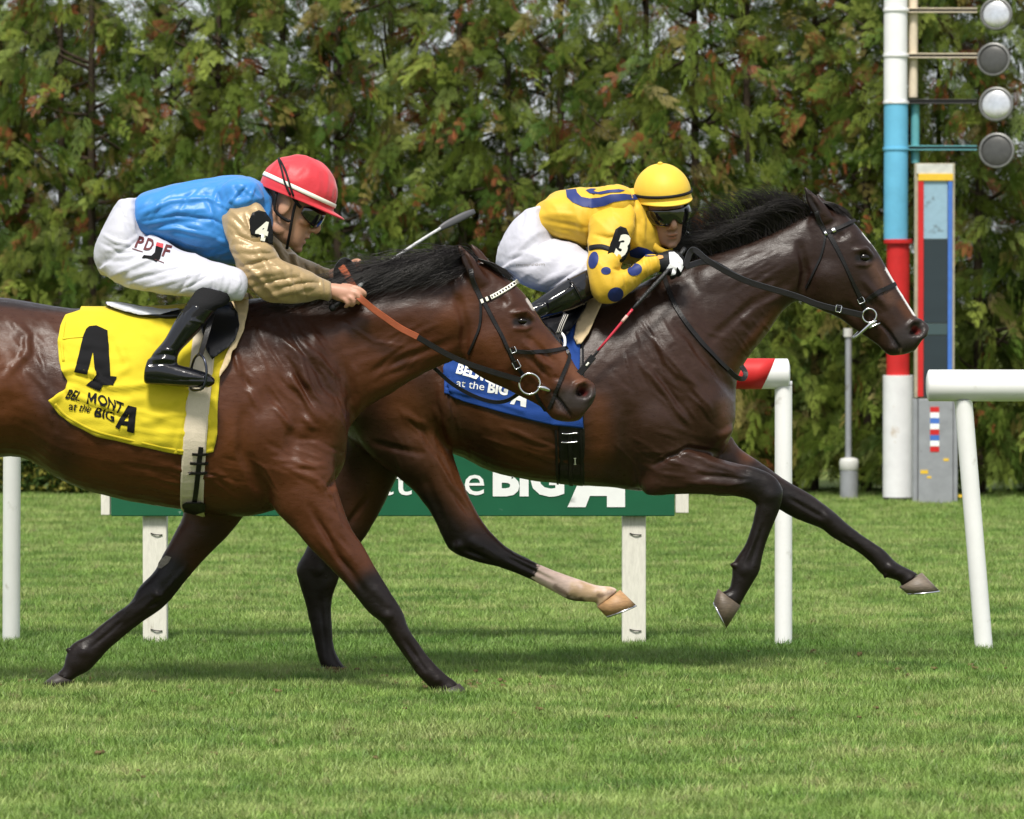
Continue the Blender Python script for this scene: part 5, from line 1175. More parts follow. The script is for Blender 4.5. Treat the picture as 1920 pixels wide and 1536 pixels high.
def jockey3():
    Y = Y3
    root = empty('person', (P(1080, 600, Y)[0], Y, P(1080, 600, Y)[2]), 'jockey in yellow silks with navy dots and yellow cap, chin low over the mane', 'jockey')
    torso = [(998,404,1012,436,.10), (1012,382,1034,446,.135), (1042,362,1074,458,.158), (1085,354,1118,472,.174), (1130,352,1162,490,.18), (1170,354,1200,496,.172), (1200,358,1228,486,.13), (1220,376,1245,470,.08)]
    arm = [(1180,372,1122,388,.05,-.12), (1190,402,1106,414,.064,-.17), (1188,432,1104,442,.066,-.20), (1178,458,1103,470,.064,-.22), (1170,482,1102,500,.062,-.26), (1164,500,1105,536,.060,-.275), (1168,506,1122,564,.058,-.28), (1180,503,1152,566,.055,-.27),
           (1194,495,1184,545,.050,-.24), (1210,482,1210,520,.042,-.228), (1222,479,1230,509,.038,-.22), (1232,480,1238,506,.034,-.215)]
    arm2 = [(1215,396,1170,420,.06,.13), (1250,440,1200,470,.060,.18), (1268,468,1222,502,.052,.16), (1272,486,1240,508,.046,.11), (1276,490,1262,508,.036,.06)]
    pelvis = [(1018,388,986,396,.10,0), (1028,414,958,424,.145,0), (1038,440,935,470,.172,0), (1055,475,936,508,.168,0), (1075,500,970,528,.12,0)]
    thigh = [(1040,448,938,505,.10,-.08), (1078,460,985,534,.104,-.11), (1108,476,1035,548,.092,-.14), (1128,490,1080,550,.075,-.165), (1140,505,1112,550,.06,-.18), (1144,520,1130,546,.04,-.185)]
    shin = [(1128,508,1134,552,.052,-.20), (1105,504,1114,558,.056,-.23), (1082,514,1092,572,.057,-.26), (1056,528,1066,584,.055,-.285), (1026,548,1036,592,.049,-.305), (1000,566,1012,600,.043,-.32), (985,578,990,612,.038,-.335)]
    foot = [(972,588,974,604,.026,-.35), (982,580,980,618,.036,-.352), (1008,594,1002,632,.040,-.356), (1032,614,1024,648,.041,-.36), (1050,634,1042,656,.034,-.362), (1056,646,1052,654,.016,-.362)]
    neck = [(1205,366,1222,450,.075,0), (1222,378,1236,452,.066,-.01), (1238,390,1246,450,.062,-.02)]
    M = head_matrix(1242, 394, Y-.03, -71, 15, 8, 1.13)
    parts = head_parts(M, False)+[loft(neck, Y)] + [loft(shrink(q), Y) for q in (torso, arm, arm2, pelvis, thigh, mirrored(thigh), shin, mirrored(shin), foot, mirrored(foot))]
    parts += [loft([(1262,488,1264,510,.03,.06), (1280,488,1284,512,.032,.06), (1296,492,1298,510,.026,.06)], Y)]
    body = Surf('body', parts, .0050, 3, SKIN, None, Y)
    skin_colour(body, M, [], (.43, .235, .15), .85, False)
    shirt = Surf('shirt', [loft(torso, Y, n=36, pw=.92), ellip(P(1150,384,Y-.125), (.085,.075,.08)), ellip(P(1160,384,Y+.125), (.085,.075,.08))], .006, 9, YELS, None, Y)
    shirt.sculpt([([(1020,430),(1060,440),(1100,455)], 10, .008), ([(1012,412),(1060,420),(1110,430)], 8, -.005), ([(1110,380),(1104,420),(1106,455)], 8, -.007), ([(1090,390),(1086,440)], 8, .005), ([(1150,390),(1130,430)], 7, .005), ([(1180,380),(1195,420),(1192,450)], 6, -.007), ([(1190,372),(1206,410),(1206,455)], 6, .007), ([(1170,400),(1178,430)], 5, .005), ([(1030,400),(1080,404)], 7, .004), ([(1000,410),(1020,432)], 6, .006), ([(1215,400),(1225,440)], 6, .006)])
    shirt.wrinkle(.006, 10, seed=12, axis=(.4,0,-.8)); shirt.wrinkle(.0012, 24, seed=33, axis=(.5,0,-.7)); shirt.smooth(1)
    sl = Surf('sleeve', [loft(arm, Y, n=28)], .005, 4, YELS, None, Y)
    sl.sculpt([([(1150,505),(1166,506),(1185,500)], 5, -.010), ([(1130,500),(1152,512)], 8, .005), ([(1112,440),(1140,446),(1180,440)], 6, -.006), ([(1150,520),(1152,548)], 4, -.004), ([(1170,515),(1172,540)], 4, -.004), ([(1188,508),(1192,532)], 4, .004), ([(1206,484),(1212,515)], 4, .006), ([(1218,481),(1224,510)], 4, -.006), ([(1228,480),(1232,508)], 4, .006), ([(1110,480),(1130,500)], 8, .004), ([(1150,470),(1165,492)], 5, -.006)])
    sl.wrinkle(.005, 12, seed=14, axis=(.7,0,-.5)); sl.wrinkle(.0012, 26, seed=35, axis=(.3,0,-.9)); sl.smooth(1)
    sl2 = Surf('sleeve', [loft(arm2, Y, n=28)], .005, 4, YELS, None, Y)
    br = Surf('breeches', [loft(pelvis, Y, n=32)]+[loft(q, Y, n=28) for q in (thigh, mirrored(thigh))], .006, 9, WHITEB, None, Y)
    br.sculpt([([(1010,535),(1035,520),(1060,512)], 7, .005), ([(1030,538),(1062,520),(1085,505)], 6, -.006), ([(1060,528),(1085,512),(1096,495)], 6, .006), ([(950,480),(985,475),(1015,455)], 7, .004), ([(945,500),(990,500),(1030,485)], 8, -.004), ([(985,395),(975,430)], 6, -.004)])
    br.wrinkle(.007, 11, seed=16, axis=(.6,0,.6)); br.wrinkle(.0010, 24, seed=38, axis=(.8,0,-.3)); br.smooth(1)
    boots = []
    for sg in (1, -1):
        q = (lambda s_: s_) if sg == 1 else mirrored
        bt = Surf('boot', [loft(q(shin), Y, n=28), loft(q(foot), Y, n=28)], .005, 5, BOOT, None, Y)
        if sg == 1:
            bt.sculpt([([(1000,572),(1022,566),(1026,580)], 5, -.005), ([(1015,575),(1060,548),(1090,528)], 9, .005), ([(1030,588),(1070,570)], 6, -.004), ([(1064,524),(1082,552),(1094,572)], 3, .004)])
            sr = mesh_obj('boot_strap', *strap([(1064,523),(1074,535),(1084,552),(1094,570)], bt.bvh(), .010, .003), BOOT)
        boots.append(bt.o)
    # gloved near hand: back of the hand up, fingers closed round the whip
    Yh = Y-.212
    gl = Surf('glove', [loft([(1226,478,1232,508,.034,0), (1242,473,1246,514,.036,0), (1258,473,1260,519,.036,-.002), (1270,478,1272,516,.032,-.004)], Yh),
                        finger([(1262,477,-.01),(1273,479,-.022),(1280,488,-.020),(1279,496,.0)], .0135, Yh), finger([(1262,486,-.018),(1274,490,-.03),(1280,500,-.026),(1276,508,-.004)], .0135, Yh),
                        finger([(1258,497,-.02),(1270,501,-.034),(1275,511,-.028),(1270,517,-.006)], .013, Yh), finger([(1252,506,-.02),(1261,510,-.032),(1264,518,-.026),(1258,522,-.006)], .012, Yh), finger([(1244,478,.02),(1258,474,.034),(1270,478,.03),(1277,486,.02)], .013, Yh)], .004, 2, BLKS, None, Y)
    gb = gl.bvh()
    WG = mat('white_glove_panel', (.78,.78,.80), rough=.6, bump=.1)
    gw = [decal('glove_panel', [[(1254,474),(1264,473),(1272,478),(1279,488),(1281,500),(1276,510),(1270,500),(1266,514),(1258,518),(1262,502),(1249,505),(1256,494)]], gb, WG, None, off=.0025, step=3, default=Yh-.03),
          decal('glove_mark', [[(1231,482),(1235,479),(1243,480),(1244,484),(1238,486),(1232,486)]], gb, mat('orange_print', (.55,.25,.05), rough=.6), None, off=.0025, step=2, default=Yh-.03)]
    MH = M @ Matrix.Rotation(math.radians(-6), 4, 'Y'); hm, dome, sc = helmet(MH, YELC, None, dome=(.016,0,.070,.138,.116,.125), brim=.034, wr=.008)
    C, N = on_dome(dome, sc, MH, [(a, 4) for a in range(-180, 181, 8)], .003)
    wb = mesh_obj('helmet_band', *ribbon(C, N, .013, .003), BLKS)
    tp = xf(MH, [(np.array([.016, 0, .070+.127])*sc)])[0]; bt_ = mesh_obj('helmet_button', *ellip(tp, (.011,.011,.007)), YELC)
    st = []; loc = lambda L: [xf(M, [p])[0] for p in L]
    for s_ in (-1, 1):
        st += [tube(loc([(.02,s_*.086,.04), (.028,s_*.080,-.01), (.035,s_*.070,-.07), (.045,s_*.035,-.122), (.045,0,-.130)]), .010, n=8, flat=.6), tube(loc([(.045,s_*.080,.010), (.0,s_*.094,.025), (-.03,s_*.10,.035)]), .008, n=8)]
    strp = [mesh_obj('helmet_strap', *q, BLKS) for q in st]
    gg = goggles(M, None, 1.07)
    bsh = bvh_of(shirt, sl)
    dk = []
    def dot(cx, cy, rx, ry, ang=0):
        a = math.radians(ang); poly = [(cx+rx*math.cos(t)*math.cos(a)-ry*math.sin(t)*math.sin(a), cy+rx*math.cos(t)*math.sin(a)+ry*math.sin(t)*math.cos(a)) for t in np.linspace(0, 6.283, 22)[:-1]]
        dk.append(decal('navy_dot', [poly], bsh, NAVY, None, off=.0022, step=3))
    dot(1113, 488, 9, 16, 12); dot(1136, 508, 9, 7, 0); dot(1190, 506, 14, 11, -20); dot(1154, 552, 15, 13, -25)
    # navy ring and letter on the back
    dk.append(decal('navy_ring', [[(1061,357),(1080,355),(1082,362),(1090,370),(1105,373),(1125,371),(1145,365),(1170,364),(1194,367),(1195,375),(1175,375),(1150,379),(1134,386),(1112,390),(1092,388),(1074,380),(1063,370)]], bsh, NAVY, None, off=.003, step=4))
    dk.append(decal('navy_letter', [[(1098,357.5),(1108,354.5),(1118,355),(1112,359),(1122,361),(1140,357),(1160,355.5),(1172,357.5),(1162,361),(1145,361.5),(1128,364.5),(1106,363.5)]], bsh, NAVY, None, off=.003, step=3))
    ab = mesh_obj('arm_band', *strap([(1100,468),(1112,464),(1128,463),(1144,468)], bsh, .022, .002), BLKS)
    ab2 = decal('navy_cross', [[(1180,470),(1196,462),(1212,466),(1230,476),(1236,480),(1210,482),(1196,484),(1182,480)]], bsh, NAVY, None, off=.003, step=4)
    patch = decal('number_patch', [[(1139,476),(1148,448),(1154,430),(1163,424),(1174,428),(1181,444),(1182,466),(1174,484),(1166,493),(1158,490)]], plane_bvh(1160,458,Y-.295,.2), BLKP, None, off=.0, step=8, thick=.003)
    num = text_decal('number', '3', 1150, 1172, 478, 40, plane_bvh(1160,458,Y-.295,.2), OFFW, None, off=.0045, bold=.06, angle=8, shear=.2)
    bvb = br.bvh()
    em = text_decal('lettering', 'mmrcom', 968, 1021, 499, 6, bvb, mat('faded_print', (.30,.28,.26), rough=.8), None, off=.002, bold=0, angle=-1, shear=.2)
    collar = mesh_obj('collar', *tube([P(1208,392,Y-.075), P(1212,430,Y-.095), P(1226,462,Y-.10), P(1250,474,Y-.085), P(1262,462,Y-.05)], [.010,.014,.016,.014,.010], n=8, flat=.5), YELS)
    adopt(root, body.o, shirt.o, sl.o, sl2.o, br.o, *boots, sr, gl.o, *gw, hm, wb, bt_, *strp, gg, patch, num, ab, ab2, em, collar, *dk)
    return dict(body=body, shirt=shirt, sleeve=sl, br=br)

# ================================================================== TACK
LEA = mat('black_leather', (.007, .006, .006), rough=.40, spec=.32, var=.3, bump=.1, bscale=150)
RUB = mat('brown_rubber_grip', (.30, .075, .030), rough=.55, spec=.35, var=.15, vscale=25, bump=.15, bscale=200)
YCL = mat('yellow_cloth', (.60, .48, .022), rough=.75, spec=.15, bump=.15, bscale=250, bump2=.12, b2scale=25, sheen=.1)
BCL = mat('blue_cloth', (.014, .055, .25), rough=.75, spec=.2, bump=.15, bscale=250, bump2=.12, b2scale=25)
CHAM = mat('cream_chamois', (.62, .48, .29), rough=.85, spec=.1, var=.1, vscale=30, bump=.2, bscale=150)
GIRC = mat('cream_girth', (.60, .52, .40), rough=.7, spec=.2, var=.08, bump=.15, bscale=150)
SEATM = mat('saddle_leather', (.006, .006, .008), rough=.28, spec=.4)
WSEAT = mat('white_seat_leather', (.62, .64, .72), rough=.35, spec=.45, var=.05)
def curve_at(pts, n): 
    pts = np.asarray(pts, float); L = np.r_[0, np.cumsum(np.hypot(*np.diff(pts, axis=0).T))]; t = np.linspace(0, L[-1], n)
    return np.stack([np.interp(t, L, pts[:, 0]), np.interp(t, L, pts[:, 1])], 1)
def drape(name, T, B, L, R, bvh, Yc, m, off=.008, nu=70, nv=60, strokes=(), noise_amp=.002, thick=.003):
    """cloth over the back: near side from its pixel outline laid on the body, over the spine, and down the far side"""
    Tc, Bc, Lc, Rc = curve_at(T, nu), curve_at(B, nu), curve_at(L, nv), curve_at(R, nv)
    rows = []
    for j in range(nv):
        v = j/(nv-1); u = np.linspace(0, 1, nu)[:, None]
        S = (1-v)*Tc+v*Bc + (1-u)*Lc[j]+u*Rc[j] - ((1-u)*(1-v)*Tc[0]+u*(1-v)*Tc[-1]+(1-u)*v*Bc[0]+u*v*Bc[-1])
        row = []
        for i in range(nu):
            x, y = S[i]; h, n = cast(bvh, x, y, Yc)
            d = 0
            for pts, r, amp in strokes:
                q = seg_dist(np.array([x]), np.array([y]), pts)[0]/r
                if q < 1: d += amp*(1-q*q)**2
            d += noise_amp*noise.noise(Vector((x*.03, y*.06, 1.3)))*min(1, v*3)
            row.append(h + n*(off+max(d, -off*.6)))
        rows.append(row)
    top = []
    for f in (0.0, .35, .7):
        row = []
        for i in range(nu):
            p = rows[0][i]; y = Yc + (p[1]-Yc)*f
            h, n, ii, t = bvh.ray_cast(Vector((p[0], y, 4)), Vector((0, 0, -1)))
            z = h[2]+off if h is not None else p[2]
            row.append(np.array([p[0], y, max(z, p[2])]))
        top.append(row)
    near = top+rows                      # spine ... hem
    far = [[np.array([p[0], 2*Yc-p[1], p[2]]) for p in r] for r in near[1:]]
    allr = far[::-1]+near; V = np.array([p for r in allr for p in r])
    o = mesh_obj(name, V, grid_faces(len(allr), nu, wrap=False), m)
    md = o.modifiers.new('s', 'SOLIDIFY'); md.thickness = thick; md.offset = 0
    return o, BVHTree.FromPolygons([tuple(v) for v in V], grid_faces(len(allr), nu, wrap=False))
def merge_bvh(*objs):
    V = []; F = []; k = 0
    for o in objs:
        V += [tuple(v.co) for v in o.data.vertices]; F += [tuple(i+k for i in p.vertices) for p in o.data.polygons]; k = len(V)
    return BVHTree.FromPolygons(V, F)
def free_strap(pts, width, thick=.004, m=6, N=None, Y0=0.0):
    """strap hanging free through pixel points with a depth"""
    C = cat_rom(np.array([P(a, b, Y0+c) for a, b, c in pts]), m); n = np.tile(np.array([0, -1., 0]) if N is None else np.array(N, float), (len(C), 1))
    return ribbon(C, n, width, thick)
def ring(px, py, r_px, Y, tr=.0045):
    c = P(px, py, Y); r = r_px*(Y+CAM_D)/FPX; V = []; n, k = 32, 8
    for i in range(n):
        a = 2*math.pi*i/n
        for j in range(k):
            b = 2*math.pi*j/k; rr = r+tr*math.cos(b); V.append((c[0]+rr*math.cos(a), c[1]+tr*math.sin(b), c[2]+rr*math.sin(a)))
    F = [(i*k+j, i*k+(j+1) % k, ((i+1) % n)*k+(j+1) % k, ((i+1) % n)*k+j) for i in range(n) for j in range(k)]
    return np.array(V), F
def buckle(px, py, w, h, ang, bvh, Yd):
    hh, n = cast(bvh, px, py, Yd); a = math.radians(ang); ca, sa = math.cos(a), math.sin(a)
    pts = []
    for dx, dy in ((-w,-h),(w,-h),(w,h),(-w,h),(-w,-h)):
        q = P(px+dx*ca-dy*sa, py+dx*sa+dy*ca, 0); p = P(px, py, 0); pts.append(hh+n*.010+(q-p))
    q = []
    for i in range(4): q += [pts[i]*.92+pts[i+1]*.08, pts[i]*.08+pts[i+1]*.92]
    return tube(q+q[:2], .0022, n=6, m=1)
def flipY(part, Yc):
    V, F = part; V = np.array(V); V[:, 1] = 2*Yc-V[:, 1]; return V, [f[::-1] for f in F]

def tack4(S):
    hb = S.bvh(); Y = Y4
    cl, cb = drape('saddle_cloth', [(150,585),(300,588),(440,584)], [(93,753),(112,778),(139,797),(178,816),(233,830),(318,849),(352,853),(380,851),(400,847)],
               [(150,585),(122,594),(113,612),(108,644),(111,680),(116,698),(127,715),(124,730),(108,742),(93,753)], [(440,584),(452,610),(436,655),(412,706),(408,760),(407,812),(400,847)], hb, Y, YCL,
               strokes=[([(114,700),(140,694),(175,704)], 10, .022), ([(120,716),(150,722),(190,738),(240,742)], 9, -.008), ([(176,706),(210,728),(250,726),(300,716),(360,726)], 8, .012), ([(130,735),(170,755),(240,775)], 8, .009), ([(150,760),(200,772),(260,790)], 7, -.006),
                        ([(225,650),(240,690),(214,712)], 10, .008), ([(205,640),(222,670)], 9, -.005), ([(250,770),(300,780),(345,776)], 7, .007), ([(230,800),(290,812),(350,812)], 7, .006), ([(180,770),(245,795)], 6, .006), ([(320,760),(352,735)], 8, .007), ([(108,742),(95,752)], 16, .02), ([(110,640),(130,660)], 8, .006), ([(300,600),(330,650)], 10, .006), ([(385,760),(400,830)], 7, .007), ([(352,735),(340,800),(328,850)], 5, .006), ([(260,620),(290,640)], 12, .006)], noise_amp=.010)
    tag(cl, 'yellow saddle cloth with a black number 4 on the bay horse', 'saddle cloth')
    num = decal('number', [[(x/4.571+80, y/4.571+550) for x, y in [(273,672),(312,520),(350,370),(375,310),(400,288),(460,282),(510,304),(557,325),(562,420),(572,560),(583,712),(636,716),(606,790),(520,786),(490,838),(370,790),(428,745),(452,700),(432,505),(382,692)]]], cb, BLKI, cl, off=.005, step=2.5)
    for hp in ([(103,757),(120,776),(143,791),(180,809),(234,823),(318,842),(348,846)], [(121,604),(116,644),(119,678)], [(116,636),(150,632),(200,628)]): mesh_obj('hem', *strap(hp, cb, .010, .0012, .002), YCL, cl)
    wv = lambda x, y: (x + 2*math.sin(y*.2), y + 3.0*math.sin((x-100)*.055))
    t1 = text_decal('lettering', 'BEL', 124, 152, 744, 17, cb, BLKI, cl, off=.006, bold=.022, angle=13, warp=wv); ca_, sa_ = math.cos(math.radians(13)), math.sin(math.radians(13))
    t1a = decal('lettering', [[wv(162+17*u*ca_+19*v*sa_, 757+17*u*sa_-19*v*ca_) for u, v in ((0,0),(0,1),(.24,1),(.5,.48),(.76,1),(1,1),(1,0),(.8,0),(.8,.6),(.58,.16),(.42,.16),(.2,.6),(.2,0))]], cb, BLKI, cl, off=.006, step=3)
    t1b = text_decal('lettering', 'ONT', 182, 229, 762, 20, cb, BLKI, cl, off=.006, bold=.022, angle=13, warp=wv)
    t2 = text_decal('lettering', 'at the', 127, 172, 764, 15, cb, BLKI, cl, off=.006, bold=.012, angle=15, warp=wv); t3 = text_decal('lettering', 'BIG', 178, 214, 784, 20, cb, BLKI, cl, off=.005, bold=.022, angle=13, warp=wv)
    t4 = decal('lettering', [[(216,801),(240,760),(256,764),(251,812),(238,808),(239,799),(228,798),(224,805)], [(233,790),(240,791),(242,776)]], cb, BLKI, cl, off=.005, step=4)
    both = merge_bvh(S.o, cl)
    sad = empty('saddle', tuple(P(330, 590, Y)), 'small black racing saddle with white seat edge and cream girth on the yellow cloth', 'saddle')
    seat = Surf('seat', [loft([(197,566,200,574,.05), (220,567,226,584,.10), (262,574,264,598,.14), (310,580,312,606,.15), (360,574,362,604,.14), (405,564,410,600,.12), (440,556,446,592,.085), (452,560,455,584,.04)], Y)], .006, 5, SEATM, None, Y)
    wt = decal('seat_top', [[(200,568),(225,569),(262,576),(300,580.5),(330,579),(338,582),(300,591),(262,589),(228,580),(204,572)]], seat.bvh(), WSEAT, None, off=.005, step=3, mirrorY=Y)
    pad = decal('pad', [[(428,566),(446,561),(467,560),(466,585),(458,622),(442,658),(425,692),(409,712),(411,698),(430,655),(446,622),(446,596),(436,578)]], hb, CHAM, None, off=.024, step=6, thick=.006, mirrorY=Y, default=Y-.15)
    flap = decal('flap', [[(372,588),(400,580),(432,582),(447,598),(450,620),(440,645),(420,664),(396,680),(386,664),(378,630)]], hb, SEATM, None, off=.036, step=6, thick=.006, mirrorY=Y, default=Y-.15)
    gir = mesh_obj('girth', *girdle((395,566), (362,964), both, Y, .092, .006, R=.55, off=.004), GIRC, smooth=False)
    gb = merge_bvh(gir, cl, S.o)
    bs = [mesh_obj('girth_strap', *strap([(377,838),(374,862),(371,890),(367,925),(363,950)], gb, .020, .004), LEA, smooth=False)]
    for yy, xx, w_ in ((851, 375, 15), (868, 373, 17), (886, 371, 17)): bs.append(mesh_obj('girth_keeper', *strap([(xx-w_,yy),(xx-4,yy+1),(xx+4,yy+1),(xx+w_,yy)], gb, .010, .007), LEA, smooth=False))
    bs.append(decal('girth_tab', [[(342,942),(350,938),(378,938),(385,944),(381,955),(366,960),(346,954)]], gb, LEA, None, off=.010, step=4, thick=.004))
    sp = free_strap([(398,588,-.30),(390,618,-.345),(382,645,-.365),(375,668,-.372)], .022, .005); stl = [mesh_obj('stirrup_leather', *q, LEA, smooth=False) for q in (sp, flipY(sp, Y))]
    irn = tube([P(a, b, Y+c) for a, b, c in ((373,664,-.372),(382,672,-.40),(387,690,-.415),(386,712,-.415),(380,728,-.405),(368,732,-.365),(358,729,-.325),(356,712,-.315),(359,690,-.318),(365,672,-.345),(373,664,-.372))], .0055, n=8)
    irs = [mesh_obj('stirrup', *irn, mat('dark_stirrup', (.05,.055,.075), rough=.25, metal=.8)), mesh_obj('stirrup', *flipY(irn, Y), bpy.data.materials['dark_stirrup'])]
    adopt(sad, seat.o, *wt, *pad, *flap, gir, *bs, *stl, *irs)
    br = empty('bridle', tuple(P(960, 650, Y)), 'black leather bridle with white studded browband and brown rubber reins on the bay horse', 'bridle')
    K = []
    def st(name, pts, w, m=LEA, th=.004, off=.002): K.extend(mesh_obj(name, *q, m, smooth=False) for q in strap(pts, hb, w, th, off, mirrorY=Y))
    st('crown_piece', [(882,505),(888,528),(900,556),(904,566)], .020); st('cheek_piece', [(904,560),(920,590),(938,625),(952,655),(966,682),(982,703)], .016); st('cheek_piece', [(888,530),(903,560),(922,592),(940,626)], .010)
    st('throat_latch', [(901,562),(902,590),(899,616),(890,640),(879,664)], .011); st('noseband', [(958,657),(980,660),(1010,660),(1040,657),(1062,653)], .017); st('noseband', [(1064,656),(1066,672),(1056,700),(1044,732),(1030,766)], .015, off=.004); st('chin_strap', [(1004,736),(1012,752),(1024,770)], .014)
    brow = cat_rom(np.array([(902,566),(925,556),(950,542),(972,527)], float), 5)
    for i in range(len(brow)-1): st('browband', [tuple(brow[i]), tuple((brow[i]+brow[i+1])/2), tuple(brow[i+1])], .019, OFFW if i % 2 == 0 or i > 3 else BLKI, .006)
    for i in range(4, len(brow)-1, 1):
        a_, b_ = brow[i], brow[i+1]; K.append(mesh_obj('browband_stud', *strap([tuple(a_*.7+b_*.3), tuple(a_*.3+b_*.7)], hb, .008, .009), BLKI))
    for s_ in (1, -1):
        q = (lambda p: p) if s_ == 1 else (lambda p: flipY(p, Y))
        K.append(mesh_obj('bit_ring', *q(ring(993, 720, 19.5, Y-.070, .0045)), STEEL)); K.append(mesh_obj('bit_mouthpiece', *q(tube([P(1008,726,Y-.070), P(1020,728,Y-.064), P(1032,733,Y-.052)], [.006,.010,.007])), STEEL))
        K.append(mesh_obj('buckle', *q(buckle(968, 683, 6, 7, -28, hb, Y-.07)), STEEL)); K.append(mesh_obj('buckle', *q(buckle(962, 656, 5, 5, -20, hb, Y-.07)), STEEL))
    K.append(mesh_obj('rein', *free_strap([(781,631,-.150),(830,660,-.135),(872,680,-.122),(925,698,-.105),(976,713,-.078)], .023, .005), LEA, smooth=False))
    K.append(mesh_obj('rein_grip', *free_strap([(668,552,-.172),(676,560,-.190),(700,580,-.180),(721,595,-.172),(750,615,-.160),(783,632,-.150)], .026, .006), RUB, smooth=False))
    K.append(mesh_obj('rein_grip', *free_strap([(668,545,-.13),(658,530,-.10),(648,512,-.06),(638,498,-.02)], .028, .006), RUB, smooth=False))
    K.append(mesh_obj('rein_loop', *free_strap([(632,528,.0),(633,505,-.02),(645,490,-.02),(658,498,.0),(664,516,.01),(664,532,.02)], .030, .008), LEA, smooth=False))
    K.append(mesh_obj('rein', *free_strap([(668,515,.05),(720,580,.14),(770,650,.16),(811,687,.16),(851,722,.155),(902,748,.14),(945,753,.11),(985,730,.078)], .016, .005), LEA, smooth=False))
    adopt(br, *K)
    wh = empty('whip', tuple(P(650, 556, Y-.17)), 'grey riding whip with a black flap held by the jockey in blue', 'whip')
    A = [P(*q) for q in ((624,577,-.17),(650,556,-.165),(672,538,-.125))]; Bq = [P(*q) for q in ((672,538,-.125),(700,514,-.015),(722,497,.03),(775,460,.08),(826,428,.12))]
    w1 = mesh_obj('handle', *tube(A, [.0085,.008,.0065]), BLKS); w2 = mesh_obj('shaft', *tube(Bq, [.0075,.0072,.007,.0065,.006]), mat('grey_braid', (.48,.49,.49), rough=.45, var=.3, vscale=90, bump=.4, bscale=200))
    w3 = mesh_obj('flap', *tube([P(*q) for q in ((822,431,.118),(836,422,.13),(870,405,.165),(890,396,.185))], [.007,.014,.0155,.010], flat=.4), mat('grey_flap', (.06,.06,.065), rough=.5)); w4 = mesh_obj('end_cap', *ellip(P(623,577,-.17), (.014,.012,.014)), BLKS)
    adopt(wh, w1, w2, w3, w4)

